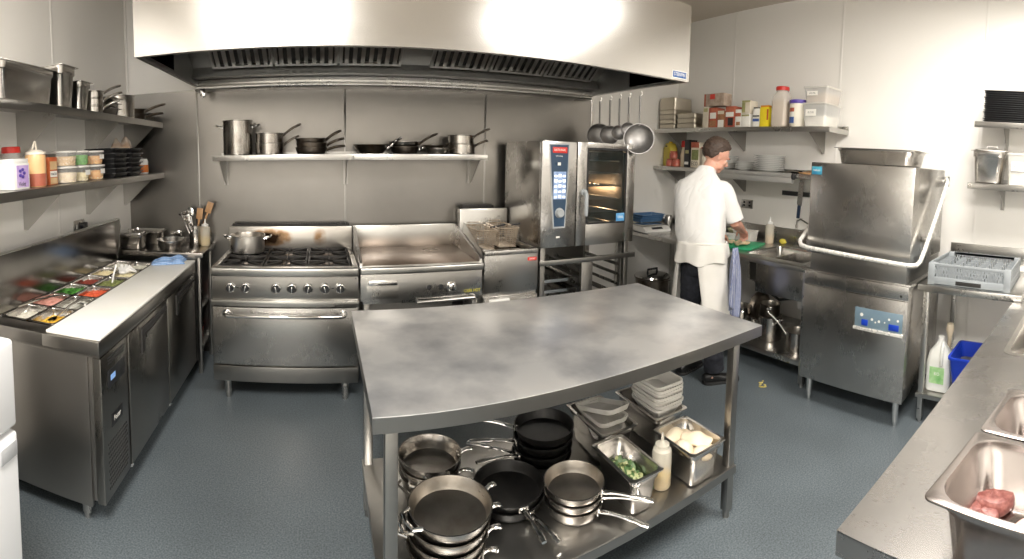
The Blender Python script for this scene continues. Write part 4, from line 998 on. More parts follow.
tub('clear tub packed with green leaves', (-1.42, 2.57, LZ+.0965), .067, .088, (F_GR,), .70, seed=4)
tub('lower clear tub of orange crisps next to the black containers', (-1.42, 2.765, LZ), .075, .095, (F_ORG, F_PALE), .62, seed=5, lab=True)
tub('upper clear tub of orange nuts next to the black containers', (-1.42, 2.765, LZ+.0965), .072, .088, (F_ORG, F_NUT), .62, lab=True, seed=6)
grp = 'black containers stacked on the lower left shelf'
nmk = ('lowest', 'second', 'third', 'fourth', 'fifth', 'sixth', 'topmost')
for c_, y in enumerate((3.03, 3.31)):
    for k in range(6):
        b = MB(); b.loft([rrect(0, 0, .19, .22, .03, 0), rrect(0, 0, .215, .245, .03, .026), rrect(0, 0, .235, .262, .03, .027), rrect(0, 0, .235, .262, .03, .033), rrect(0, 0, .21, .24, .03, .033), rrect(0, 0, .185, .215, .03, .003)])
        o = b.obj('black_container', M_BLKPL, None, (-1.44+.004*math.sin(k*2.1), y+.004*math.cos(k*3+c_), LZ+k*.0335), (0, 0, .03*math.sin(k*1.7+c_)))
        tag(o, '%s black takeaway container of the %s stack on the lower left shelf' % (('lowest', 'second', 'third', 'fourth', 'fifth', 'topmost')[k], 'nearer' if c_ == 0 else 'farther'), 'container', grp)
o = cloth_patch('crumpled_towel', 'crumpled white and brown towel on top of the black containers', 'cloth', (-1.42, 3.24, LZ+6*.0335+.001), .4, .14, .20, .09, mat('grubby_white_towel', (.68, .62, .55), .9, noise=(.35, .22, .13), nscale=6), seed=8)
t = thing('sauce_jar', 'small white jar with an orange label at the corner end of the lower left shelf', 'jar', (-1.41, 3.60, LZ))
b = MB(); b.lathe([(0, 0), (.052, 0), (.056, .006), (.056, .10), (.048, .115), (.048, .12), (0, .12)], n=28); b.obj('jar_body', M_WHITEPL, t)
b = MB(); b.lathe([(.0565, .012), (.0572, .013), (.0572, .07), (.0565, .071)], n=28); b.obj('label_band', mat('orange_label', (.72, .26, .05), .5, noise=(.5, .12, .03), nscale=14), t)
b = MB(); b.tube([(.0, -.054, .09), (.0, -.085, .08), (.0, -.085, .04), (.0, -.054, .03)], .006, 8); b.obj('handle', M_WHITEPL, t)

# wall socket and white fridge on the left
t = thing('wall_socket', 'steel double wall socket with a black plug on the left wall', 'socket', (XL, 2.90, 1.19))
b = MB(); b.box(0, -.075, -.045, .009, .075, .045, .003); b.obj('face_plate', M_STEEL, t)
b = MB(); b.box(.009, .01, -.03, .045, .06, .025, .006); b.tube([(.04, .035, -.005), (.06, .03, -.01), (.06, -.03, -.005), (.04, -.10, -.03), (.02, -.16, -.06), (.012, -.2, -.3)], .005, 8); b.obj('plug', M_BLKPL, t)
b = MB(); b.box(.009, -.05, -.015, .013, -.03, .015, .001); b.obj('switch', M_WHITEPL, t)

fr = thing('fridge', 'white fridge freezer, only its right edge in view at far left', 'fridge', (-1.57, .575, 0))
b = MB(); b.box(0, 0, .03, .60, .60, 1.10, .012); b.box(.05, .05, 0, .09, .09, .03); b.box(.05, .51, 0, .09, .55, .03); b.box(.5, .05, 0, .54, .09, .03); b.box(.5, .51, 0, .54, .55, .03); b.obj('fridge_body', M_FRIDGE, fr)
for z0, z1 in ((.05, .805), (.82, 1.10)):
    b = MB(); b.box(.603, 0, z0, .665, .60, z1, .014, 3); d = b.obj('door', M_FRIDGE, fr)
    if z0 > .5: continue
    h = MB(); h.box(.6655, .50, (z1-.07 if z0 < .5 else z0+.02), .672, .585, (z1-.02 if z0 < .5 else z0+.07), .003); h.obj('handle_recess_patch', mat('grey_recess', (.45, .46, .47), .5, nscale=9, rvar=.05) if z0 < .5 else MATS['grey_recess'], d)
# ------------------------------------------------------------------ right wall shelves
SX = XR-.001
def right_shelf(name, label, y0, y1, z, D, brs, lip=.045, up=.035, bh=.22):
    t = thing(name, label, 'shelf', (SX, y0, z)); L = y1-y0
    b = MB(); b.box(-D, 0, -.004, 0, L, 0); b.box(-D-.0015, 0, -lip, -D+.002, L, 0, .0015); b.box(-D+.002, 0, -lip, -.002, .004, -.004); b.box(-.004, 0, 0, 0, L, up)
    b.obj('shelf_board', M_STEEL, t)
    for y in brs:
        k = MB(); k.prism([(-.004, -.005), (-D+.03, -.005), (-D+.03, -.022), (-.03, -bh), (-.004, -bh)], 'y', y-y0-.0015, y-y0+.0015); k.box(-.004, y-y0, -bh, 0, y-y0+.03, -.005); k.obj('bracket', M_DSTEEL, t)
    return t
right_shelf('wall_shelf', 'upper shelf on the right wall, above the cook', 1.98, 4.21, 1.995, .35, (2.22, 3.16, 4.05))
ls = right_shelf('wall_shelf', 'lower shelf on the right wall, holding plates behind the cook', 1.80, 4.21, 1.58, .35, (3.13, 4.05), lip=.04)
t = thing('film_dispenser', 'silver roll dispenser along the front edge of the plate shelf', 'dispenser', (SX-.385, 2.30, 1.558))
b = MB(); b.cyl((0, 0, 0), (0, 1.15, 0), .026, n=20); b.box(-.022, 0, -.062, .018, 1.15, -.012, .003); b.obj('roll_housing', mat('satin_aluminium', (.62, .62, .60), .38, .7, nscale=9, rvar=.05), t)
b = MB(); b.cyl((0, -.014, 0), (0, 0, 0), .029, n=20); b.obj('end_cap', M_BLKPL, t)
TZ, BZ = 1.9965, 1.5815
# stacks of upturned trays at the far end of the upper shelf
def tray_up(label, loc, W, L, H, rz=0, group=None, flip=True):
    o = gn_pan(label, loc, W, L, H, group=group, r=.03, name='steel_tray', cat='tray', m=M_GNT, rz=rz, rim=.005, taper=.97)
    if flip: o.rotation_euler = (PI, 0, rz); o.location.z += H
    return o
M_GNT = steel('old_tray_steel', (.60, .55, .46), .34, dscale=8)
k3 = ('lowest', 'second', 'third', 'fourth')
for k in range(4): tray_up('%s steel tray of the tall stack at the far end of the upper right shelf' % k3[k], (3.665, 4.055, TZ+k*.052), .28, .275, .0515, rz=.01*(k % 2), group='trays stacked at the far end of the upper shelf', flip=False)
tray_up('deep upturned steel tray on top of the tall stack, upper right shelf', (3.665, 4.055, TZ+4*.052+.001), .29, .275, .135)
for k in range(3): tray_up('%s steel tray of the short stack beside the tall stack' % k3[k], (3.655, 3.745, TZ+k*.052), .27, .30, .0515, rz=-.01*(k % 2), group='trays in the short stack on the upper shelf', flip=False)
# spice boxes and jars
M_RB = mat('red_brown_print', (.36, .07, .04), .5, noise=(.5, .15, .08), nscale=12); M_CRM = mat('cream_print', (.74, .68, .56), .5, noise=(.66, .58, .45), nscale=14)
M_OLV = mat('olive_print', (.30, .30, .12), .5, noise=(.45, .42, .2), nscale=12); M_BLK = M_BLKPL; M_REDB = mat('bright_red_print', (.62, .06, .04), .5, nscale=12, rvar=.04)
M_BRN = mat('brown_spice', (.28, .12, .05), .5, noise=(.4, .2, .1), nscale=30)
def rbox(label, y, z, w, h, m, lab=(), txt=None, cap=None, d=.12, x=3.60, name='spice_carton', rz=0, tm=None):
    return carton(name, label, 'box', (x, y, z), w, d, h, m, list(lab), None, txt, rz, cap, face='-x', tm=tm)
rbox('tall cream carton, leftmost box of the upper right shelf', 3.46, TZ, .075, .215, M_CRM, [(-.4, .75, .3, .92, M_OLV)])
rbox('red and black spice carton under the long box', 3.355, TZ, .11, .20, M_RB, [(-.4, .45, .35, .75, M_PAPER), (-.4, .05, .4, .35, M_BRN)])
rbox('small red spice carton with white label beside the red and black carton', 3.245, TZ, .09, .165, M_BRN, [(-.45, .0, .4, .45, M_PAPER), (-.45, .8, .45, 1, M_CRM)])
rbox('long mottled carton lying across two spice cartons', 3.35, TZ+.217, .27, .125, mat('mottled_carton', (.50, .40, .32), .5, noise=(.32, .24, .18), nscale=18), [(-.05, .55, .2, .95, M_REDB), (.42, 0, .5, 1, M_RB)])
rbox('reddish carton with black panel in the middle of the upper right shelf', 3.125, TZ, .12, .205, M_RB, [(-.4, .5, .45, .72, M_PAPER), (-.35, .08, .2, .45, M_BLK)])
rbox('narrow white and red carton left of the stacked pale tins', 3.02, TZ, .07, .17, M_PAPER, [(-.5, .6, .5, .8, M_RB), (-.4, .1, .3, .3, M_BRN)])
rbox('lower pale carton of the stacked pair', 2.925, TZ, .10, .125, M_PAPER, [(-.42, .82, .5, .95, M_OLV)])
rbox('upper pale and olive carton of the stacked pair', 2.925, TZ+.1265, .10, .125, M_CRM, [(-.5, .86, .5, 1, M_OLV), (.1, .1, .5, .85, M_OLV)])
rbox('lower small white and blue tin left of the yellow tub', 2.80, TZ, .075, .085, M_PAPER, [(-.5, .6, .5, .9, mat('blue_print', (.06, .12, .35), .5, nscale=9, rvar=.05))])
rbox('upper small white tin with dark lid, left of the yellow tub', 2.80, TZ+.0865, .075, .085, M_PAPER, [(-.5, .1, .5, .25, M_BLK)], cap=(.012, M_BLKPL))
rbox('bright yellow carton with orange lid beside the big clear jar', 2.705, TZ, .10, .18, mat('bright_yellow_print', (.86, .70, .03), .45, noise=(.8, .6, .02), nscale=10), [(-.5, .35, -.3, .9, M_ORP)], cap=(.018, mat('orange_lid', (.75, .30, .03), .4, nscale=9, rvar=.04)))
t = thing('storage_jar', 'tall clear plastic jar of spice with a red lid', 'jar', (3.60, 2.55, TZ), .1)
b = MB(); b.loft([rrect(0, 0, .14, .14, .03, 0), rrect(0, 0, .155, .155, .03, .01), rrect(0, 0, .155, .155, .03, .23), rrect(0, 0, .145, .145, .04, .28), rrect(0, 0, .11, .11, .05, .315), rrect(0, 0, .11, .11, .05, .33)]); b.obj('jar_body', mat('jar_clear_plastic', (.84, .78, .70), .2, alpha=.45, nscale=9, rvar=.04), t)
b = MB(); b.loft([rrect(0, 0, .136, .136, .03, .003), rrect(0, 0, .15, .15, .03, .012), rrect(0, 0, .15, .15, .03, .235), rrect(0, 0, .02, .02, .005, .24)]); b.obj('contents', fm('tan_spice', (.62, .50, .38), (.68, .57, .45), .7, 90), t)
b = MB(); b.lathe([(0, .331), (.062, .331), (.062, .362), (.058, .366), (0, .366)], n=28); b.obj('lid', M_REDPL, t)
t = thing('storage_tub', 'white round tub with purple lid and blue label', 'tub', (3.60, 2.365, TZ))
b = MB(); b.lathe([(0, 0), (.072, 0), (.076, .005), (.082, .20), (.080, .205), (0, .205)], n=32); b.obj('tub_body', mat('cream_tub', (.85, .80, .68), .35, nscale=9, rvar=.04), t)
b = MB(); b.lathe([(0, .2055), (.087, .2055), (.088, .21), (.088, .232), (.084, .237), (0, .238)], n=32); b.obj('lid', M_PURPLEPL, t)
b = MB()
for z0, z1, m in ((.03, .085, MATS['blue_print']), (.085, .13, M_PAPER), (.13, .165, M_RB)):
    b.use(m); A = [PI*.78+i*.11 for i in range(8)]; r = .083
    for a0, a1 in zip(A, A[1:]): b._f([b.bm.verts.new(p) for p in ((r*math.cos(a0), r*math.sin(a0), z0), (r*math.cos(a1), r*math.sin(a1), z0), (r*math.cos(a1), r*math.sin(a1), z1), (r*math.cos(a0), r*math.sin(a0), z1))])
b.obj('printed_label', None, t)
M_BOXPL = mat('hazy_box_plastic', (.86, .86, .84), .3, alpha=.42, nscale=10, rvar=.05)
def clear_box(label, loc, W, L, H, fill, cont, txt, rz=0, lidm=None):
    t = thing('storage_box', label, 'storage box', loc, rz)
    b = MB(); b.loft([rrect(0, 0, W-.03, L-.03, .02, 0), rrect(0, 0, W, L, .02, H), ], True, False); b.obj('box_body', M_BOXPL, t)
    b = MB(); b.loft([rrect(0, 0, W-.036, L-.036, .02, .003), rrect(0, 0, W-.036+.03*fill, L-.036+.03*fill, .02, H*fill)]); b.obj('contents', cont, t)
    b = MB(); b.loft([rrect(0, 0, W+.012, L+.012, .02, H), rrect(0, 0, W+.014, L+.014, .02, H+.012), rrect(0, 0, W-.02, L-.02, .02, H+.014)]); b.obj('lid', lidm or M_MILKYPL, t)
    b = MB(); b.xbox(Matrix.Translation((-W/2-.001, L*.12, H*.62)) @ Matrix.Rotation(-.03, 4, 'Y'), .0012, L*.45, H*.30); k = b.obj('paper_label', M_PAPER, t)
    text('label_lettering', txt, H*.13, M_BLKPL, k, FACE_NX((-W/2-.0022, L*.12, H*.62)), .0002, .8)
    return t
clear_box('lower clear storage box of white flour at the near end of the upper right shelf', (3.645, 2.15, TZ), .28, .235, .19, .48, fm('white_flour', (.84, .80, .70), (.86, .82, .74), .9, 40), 'FLOUR')
clear_box('upper shallow clear storage box of brown crumbs, on the flour box', (3.65, 2.15, TZ+.206), .27, .235, .125, .62, fm('brown_crumb', (.55, .42, .30), (.62, .5, .38), .9, 70), 'B/CRUMBS')
# lower shelf left part
t = thing('oil_container', 'yellow plastic oil container with a moulded handle on the lower right shelf', 'container', (3.66, 4.11, BZ), -.3)
b = MB(); b.loft([rrect(0, 0, .10, .17, .02, 0), rrect(0, 0, .11, .18, .025, .008), rrect(0, 0, .11, .18, .025, .20), rrect(0, 0, .09, .12, .025, .25), rrect(0, 0, .07, .09, .02, .262)]); b.obj('container_body', mat('dull_yellow_plastic', (.62, .50, .06), .4, noise=(.55, .42, .04), nscale=7), t)
b = MB(); b.xbox(Matrix.Translation((-.0535, 0, .225)), .004, .05, .016, .001); b.obj('handle_slot', M_DARK, t)
b = MB(); b.lathe([(0, .262), (.022, .262), (.022, .28), (0, .28)], n=16); b.obj('cap', M_YELLOW, t)
for i, (y, z, x, l) in enumerate(((4.04, 0, 3.60, 'left'), (3.935, 0, 3.60, 'right'), (3.985, .087, 3.60, 'upper'))):
    t = thing('spice_jar', '%s small red spice jar of the three in front of the yellow container' % l, 'jar', (x, y, BZ+z), 0, 'small red spice jars')
    b = MB(); b.lathe([(0, 0), (.042, 0), (.046, .005), (.046, .055), (.038, .066), (.038, .072), (0, .072)], n=24); b.obj('jar_body', mat('paprika_red_%d' % i, (.45, .08, .05), .3, noise=(.62, .26, .18), nscale=14), t)
    b = MB(); b.lathe([(0, .0721), (.040, .0721), (.040, .084), (0, .085)], n=24); b.obj('lid', M_RB, t)
t = thing('sauce_bottle', 'pale bottle with a red cap beside the small spice jars', 'bottle', (3.64, 3.845, BZ))
b = MB(); b.lathe([(0, 0), (.045, 0), (.048, .006), (.048, .15), (.036, .20), (.036, .215), (0, .215)], n=26); b.obj('bottle_body', mat('pale_bottle', (.62, .52, .36), .4, noise=(.7, .6, .45), nscale=9), t)
b = MB(); b.lathe([(0, .2155), (.042, .2155), (.044, .275), (.038, .285), (0, .286)], n=26); b.obj('cap', M_REDPL, t)
rbox('tall black carton standing on the lower right shelf', 3.745, BZ, .075, .295, M_BLKPL, [(-.4, .5, .3, .62, M_OLV), (-.4, .1, .4, .2, M_PAPER)], x=3.63, name='tall_carton')
rbox('white and green carton with dark writing behind the cook', 3.63, BZ, .12, .27, M_CRM, [(-.5, .78, .5, 1, M_RB), (-.45, .3, .4, .7, MATS['sliced_gherkin'])], ('ECO', .06, .15), x=3.64, name='tall_carton')
t = thing('sauce_bottle', 'slim cream bottle with a brown top behind the cook', 'bottle', (3.60, 3.50, BZ))
b = MB(); b.lathe([(0, 0), (.032, 0), (.034, .005), (.028, .15), (.034, .20), (0, .20)], n=22); b.obj('bottle_body', M_CRM, t)
b = MB(); b.lathe([(0, .2005), (.042, .2005), (.042, .218), (0, .22)], n=22); b.obj('cap', M_RB, t)
rbox('dark brown carton nearest the cook on the lower right shelf', 3.39, BZ, .10, .24, M_BRN, [(-.4, .4, .4, .8, M_RB)], x=3.64, name='tall_carton')
# plates
def plate(r, h=.020):
    b = MB(); b.lathe([(0, .004), (r*.55, .0), (r*.60, .0), (r*.64, .006), (r*.95, h-.003), (r, h-.001), (r, h+.002), (r*.96, h+.002), (r*.66, .010), (r*.60, .006), (0, .006)], n=40)
    return b
def plate_stack(px, py, r, n, dz, who):
    p0 = None
    for k in range(n):
        o = plate(r).obj('dinner_plate', M_PORC, None, (px, py, BZ+.0005+k*dz)) if p0 is None else dup(p0, (px+.003*math.sin(k*2.3), py+.003*math.cos(k*1.9), BZ+.0005+k*dz))
        p0 = p0 or o
        nm_ = 'lowest' if k == 0 else ('topmost' if k == n-1 else ('second', 'third', 'fourth', 'fifth', 'sixth', 'seventh', 'eighth')[k-1])
        tag(o, '%s white plate of the %s' % (nm_, who), 'plate', 'white plates on the lower right shelf')
plate_stack(3.65, 2.70, .150, 9, .0165, 'widest stack, nearest the black end cap')
plate_stack(3.66, 3.01, .105, 5, .016, 'middle short stack of small plates')
plate_stack(3.68, 3.26, .120, 8, .0165, 'tall stack beside the cook\'s face')
t = thing('serving_board', 'wooden serving board at the near end of the plate shelf', 'board', (3.66, 2.14, BZ)); b = MB(); b.box(-.09, -.12, 0, .09, .13, .018, .006); b.obj('board_body', M_WOOD, t); b = MB(); b.box(-.015, .131, .003, .015, .22, .015, .005); b.obj('handle', M_WOOD, t)
frying_pan('small black frying pan lying behind the wooden board on the plate shelf', (3.72, 2.41, BZ), .085, .028, .8, .12, rise=.01, rz=-1.9, out=M_NONSTICK, inn=M_NONSTICK)
spoon('steel scoop lying beside the wooden board on the plate shelf', (3.56, 2.44, BZ+.014), -1.5, .13, .03)

# ------------------------------------------------------------------ things on the right wall below the shelves
t = thing('wall_socket', 'steel double wall socket above the green board', 'socket', (XR, 3.10, 1.235))
b = MB(); b.box(-.009, -.075, -.045, 0, .075, .045, .003); b.obj('face_plate', M_STEEL, t)
for y in (-.035, .035): b = MB(); b.box(-.0125, y-.011, .006, -.009, y+.011, .026, .001); b.obj('switch', M_BLKPL, t)
for y in (-.035, .035): MB().box(-.0105, y-.013, -.026, -.009, y+.013, -.006).obj('outlet', M_BLKPL, t)
t = thing('knife_rack', 'dark magnetic knife strip on the right wall', 'knife rack', (XR, 2.30, 1.385)); b = MB(); b.box(-.022, -.15, -.022, -.0, .36, .022, .004); b.obj('strip', M_BLKPL, t)
def knife(label, y, L, w, hm, tilt):
    t = thing('kitchen_knife', label, 'knife', (XR-.027, y, 1.42)); t.rotation_euler = (tilt, 0, 0)
    b = MB(); b.prism([(-w/2, .10), (w/2, .10), (w/2, -L*.9), (w/2-.01, -L), (-w/2, -L)], 'x', -.0015, .0015); b.obj('blade', M_CHROME, t)
    b = MB(); b.box(-.009, -.016, -L-.125, .009, .016, -L-.0005, .005); b.obj('handle', hm, t); return t
knife('wide cleaver shaped knife with dark blue handle on the knife strip', 2.44, .14, .055, mat('dark_blue_handle', (.02, .04, .09), .4, nscale=9, rvar=.04), .06)
knife('slim knife with dark blue handle beside the dishwasher on the knife strip', 2.25, .15, .03, MATS['dark_blue_handle'], -.02)
t = thing('wall_hook', 'bent steel hook hanging under the knife strip', 'hook', (XR-.001, 2.36, 1.13)); b = MB(); b.tube([(-.03, .10, -.04), (-.03, .10, .0), (-.03, .06, .02), (-.03, -.04, -.02), (-.03, -.12, -.05)], .008, 8); b.cyl((-.03, .10, -.07), (-.03, .10, -.035), .014, n=12); b.obj('hook_arm', M_CHROME, t); b = MB(); b.cyl((-.03, .06, .02), (0, .06, .02), .010, n=10); b.obj('wall_mount', M_CHROME, t)

# ladles and skimmers hanging from the right edge of the hood
M_LADLE = steel('grey_ladle_steel', (.34, .33, .32), .44, dscale=20)
def hang(kind, label, x, y, L, r, rz):
    t = thing('hanging_ladle' if kind == 'ladle' else 'hanging_skimmer', label, 'ladle' if kind == 'ladle' else 'skimmer', (x, y, 2.178), rz)
    b = MB(); z0 = -.03
    b.tube([(0, 0, .004), (.012, 0, .002), (.014, 0, -.015), (0, 0, z0-.005)], .003, 6); b.obj('hook', M_CHROME, t)
    b = MB(); b.tube([(0, 0, z0), (0, 0, z0-L*.4), (0, 0, z0-L)], [.009, .008, .007], 8)
    b.obj('handle', M_LADLE, t)
    b = MB(); c = (0, -r*.25, z0-L-r*.85); P_ = [(math.sin(a)*r, -math.cos(a)*r*.55) for a in [PI/2*i/6 for i in range(7)]]
    Q_ = [((rr)*.96, zz*.92) for rr, zz in P_[::-1]]
    s = MB(); s.lathe([(p[0], p[1]) for p in P_]+[(q[0], q[1]) for q in Q_], n=28)
    b.merge(s, Matrix.Translation(c) @ Matrix.Rotation(PI/2-.15, 4, 'X'))
    b.obj('bowl' if kind == 'ladle' else 'perforated_disc', M_LADLE, t); return t
HXs = HX1-.005
hang('ladle', 'biggest steel ladle, nearest of those hanging from the hood', HXs+.03, 3.02, .235, .122, -.7)
hang('skimmer', 'second hanging skimmer from the right, beside the biggest ladle', HXs+.03, 3.17, .21, .06, -.7)
hang('ladle', 'third hanging ladle from the right, with a short bowl', HXs+.03, 3.30, .23, .065, -.6)
hang('skimmer', 'fourth hanging skimmer from the right', HXs+.03, 3.44, .23, .085, -.6)
hang('ladle', 'farthest ladle hanging from the hood, beside the back wall', HXs+.03, 3.60, .21, .11, -.6)

# ------------------------------------------------------------------ sink counter along the right wall
KX, KY0, KY1, KZ = 2.98, 1.80, 4.20, .905
sk = thing('sink_counter', 'stainless sink counter along the right wall where the cook stands', 'sink counter', (KX, KY0, 0))
def S(mb, name, m, par=sk): return mb.obj(name, m, par, loc=(-KX, -KY0, 0))
sx0, sx1, sy0, sy1 = 3.12, 3.62, 1.93, 2.52
b = MB()
b.box(KX, KY0, KZ-.035, sx0, KY1, KZ, .003); b.box(sx1, KY0, KZ-.035, XR-.002, KY1, KZ, .002); b.box(sx0, KY0, KZ-.035, sx1, sy0, KZ); b.box(sx0, sy1, KZ-.035, sx1, KY1, KZ)
b.box(XR-.02, KY0, KZ, XR-.002, KY1, KZ+.14, .003); b.box(KX, KY1-.018, KZ, XR-.02, KY1, KZ+.06, .003)
S(b, 'worktop', M_STEEL)
b = MB(); cx, cy = (sx0+sx1)/2, (sy0+sy1)/2; w_, l_ = sx1-sx0, sy1-sy0
b.loft([rrect(cx, cy, w_, l_, .05, KZ-.001), rrect(cx, cy, w_-.01, l_-.01, .05, KZ-.02), rrect(cx, cy, w_-.02, l_-.02, .06, KZ-.22), rrect(cx, cy, w_-.08, l_-.08, .05, KZ-.24)], False, True); S(b, 'sink_bowl', M_GN)
b = MB(); b.box(3.03, 1.87, .63, 3.045, 2.32, KZ-.036, .003); b.box(3.045, 1.87, .63, sx1, 1.885, KZ-.036); b.box(3.045, 2.31, .63, sx1, 2.325, KZ-.036); S(b, 'sink_apron', M_STEELV)
b = MB(); b.box(3.02, KY0, .175, XR-.02, 3.0, .195, .003); b.box(3.005, KY0, .155, 3.02, 3.0, .195, .002); S(b, 'under_shelf', M_STEEL)
for y in (1.81, 4.15):
    for x in (2.995, 3.78):
        b = MB(); b.box(x, y, .03, x+.04, y+.04, KZ-.036, .003); b.cyl((x+.02, y+.02, 0), (x+.02, y+.02, .03), .014, n=10); S(b, 'leg', M_STEEL)
b = MB(); b.tube([(3.3, 2.05, .66), (3.3, 2.05, .60)], .03, 14); b.tube([(3.3, 2.05, .60), (3.3, 2.05, .50), (3.34, 2.05, .46), (3.4, 2.12, .46), (3.7, 2.12, .48)], .021, 12); b.cyl((3.3, 2.05, .52), (3.3, 2.05, .57), .032, n=14); S(b, 'drain_pipe', M_WHITEPL)
b = MB(); b.tube([(3.8, 2.9, .70), (3.6, 2.75, .62), (3.4, 2.5, .55), (3.35, 2.3, .50), (3.5, 2.12, .52), (3.6, 2.0, .6)], .012, 8); b.tube([(3.75, 2.95, .55), (3.5, 2.6, .50), (3.45, 2.35, .56), (3.55, 2.2, .62)], .010, 8); S(b, 'hose', M_RUBBER)
b = MB(); b.tube([(3.70, 2.24, KZ), (3.70, 2.24, KZ+.03)], .02, 12); b.tube([(3.70, 2.24, KZ+.03), (3.70, 2.24, KZ+.16), (3.66, 2.24, KZ+.19), (3.58, 2.24, KZ+.18)], .010, 10); S(b, 'tap', M_CHROME)

def box_board(name, label, loc, rz, W, L, T, m): b = MB(); b.box(-W/2, -L/2, 0, W/2, L/2, T, .005, 3); return tag(b.obj(name, m, None, loc, (0, 0, rz)), label, 'cutting board')
box_board('cutting_board', 'green cutting board the cook is working on', (3.315, 2.735, KZ+.0005), .30, .36, .36, .022, M_GREENBD)
b = MB(); R_ = random.Random(4)
for k in range(26):
    a = R_.uniform(0, 6.28); r = R_.uniform(0, .065); b.ell((r*math.cos(a)*1.1, r*math.sin(a)*1.5, .012+R_.uniform(0, .012)), R_.uniform(.02, .035), R_.uniform(.015, .025), R_.uniform(.008, .014), M=Matrix.Rotation(R_.uniform(0, 3), 3, 'Z'), n=10, k=6)
tag(b.obj('chopped_chicken', fm('pale_chicken', (.74, .58, .36), (.80, .66, .44)), None, (3.26, 2.70, KZ+.0225)), 'pile of pale chopped chicken on the green cutting board', 'food', kind='stuff')
squeeze_bottle('squeeze bottle of pale sauce beside the sink', (3.66, 2.66, KZ+.001), .042, .20, M_NATURAL, mat('pale_sauce', (.72, .52, .32), .3, nscale=9, rvar=.03), .38)
b = MB(); b.ell((0, 0, .026), .045, .028, .026, n=16, k=10); b.ell((-.045, 0, .024), .012, .01, .01); tag(b.obj('lemon', mat('lemon_peel', (.78, .68, .10), .45, noise=(.72, .60, .07), nscale=60, bump=.2), None, (3.72, 2.545, KZ+.001), (0, 0, 1.2)), 'cut yellow lemon beside the squeeze bottle on the sink counter', 'lemon')
for i, (x, y, W_, L_, H_, l) in enumerate(((3.63, 2.93, .15, .22, .09, 'long clear food container behind the green board'), (3.45, 3.02, .12, .16, .06, 'low white food container left of the green board'))):
    t = thing('food_container', l, 'container', (x, y, KZ+.001), .1)
    b = MB(); b.loft([rrect(0, 0, W_-.02, L_-.02, .02, 0), rrect(0, 0, W_, L_, .02, H_), rrect(0, 0, W_+.014, L_+.014, .02, H_), rrect(0, 0, W_+.014, L_+.014, .02, H_+.004), rrect(0, 0, W_-.006, L_-.006, .02, H_+.004), rrect(0, 0, W_-.026, L_-.026, .02, .004)]); b.obj('container_body', M_MILKYPL if i == 0 else M_WHITEPL, t)
    b = MB(); b.loft([rrect(0, 0, W_-.03, L_-.03, .02, .005), rrect(0, 0, W_-.014, L_-.014, .02, H_*.7)]); b.obj('contents', F_WHITE if i else MATS['tan_spice'], t)
t = thing('glass_bowl', 'small bowl of green herbs against the wall upstand', 'bowl', (3.70, 3.12, KZ+.001)); b = MB(); b.lathe([(0, 0), (.035, 0), (.06, .03), (.085, .075), (.088, .08), (.084, .08), (.058, .034), (.03, .006), (0, .005)], n=28); b.obj('bowl_body', mat('greenish_glass', (.62, .62, .40), .15, alpha=.55, nscale=9, rvar=.04), t)
heap('herb_salad', 'green herb leaves in the small bowl on the sink counter', 'food', (3.70, 3.12, KZ+.031), .075, .075, .030, fm('yellow_green_leaf', (.38, .40, .10), (.5, .5, .2)), .02, 50, 'leaf', 5)
o = cloth_patch('kitchen_cloth', 'dark patterned cloth near the cook\'s hands', 'cloth', (3.20, 2.99, KZ+.001), .5, .15, .12, .05, check_material('dark_check_cloth', (.07, .09, .12), (.25, .30, .34), 60, .4), seed=5)
# scales and blue trays at the back corner
t = thing('kitchen_scales', 'white digital scales on the sink counter near the oven', 'scales', (3.20, 3.88, KZ+.001), .0)
b = MB(); b.prism([(-.15, 0), (.13, 0), (.13, .05), (-.10, .05), (-.15, .02)], 'x', -.17, .17); b.obj('scale_body', M_WHITEPL, t)
b = MB(); b.box(-.15, -.09, .055, .15, .12, .066, .004); b.box(-.03, -.01, .05, .03, .04, .055); b.obj('weighing_plate', M_GN, t)
b = MB(); b.xbox(Matrix.Translation((.0, -.128, .0365)) @ Matrix.Rotation(.54, 4, 'X'), .14, .03, .003); b.obj('display', M_BLKPL, t)
M_BLT = mat('blue_tray_plastic', (.06, .14, .28), .35, noise=(.09, .19, .34), nscale=5)
for k in range(3):
    b = MB(); b.loft([rrect(0, 0, .30, .20, .02, 0), rrect(0, 0, .32, .22, .02, .030), rrect(0, 0, .34, .24, .02, .030), rrect(0, 0, .34, .24, .02, .034), rrect(0, 0, .312, .212, .02, .034), rrect(0, 0, .292, .192, .02, .004)])
    tag(b.obj('blue_tray', M_BLT, None, (3.30+.01*k, 4.065, KZ+.07+.001+k*.022), (0, 0, .02*k)), '%s of the blue plastic trays nested behind the scales' % ('lowest', 'middle', 'topmost')[k], 'tray', 'blue trays behind the scales')
b = MB(); b.box(-.15, -.10, 0, .15, .10, .069, .004); tag(b.obj('storage_crate', M_DSTEEL, None, (3.31, 4.065, KZ+.001)), 'grey steel box under the blue trays in the back corner', 'box')
b = MB(); b.lathe([(0, 0), (.04, 0), (.042, .01), (.042, .13), (.03, .15), (0, .15)], n=20); tag(b.obj('storage_jar', M_DSTEEL, None, (3.45, 3.86, KZ+.001)), 'small grey canister at the right end of the scales', 'canister')
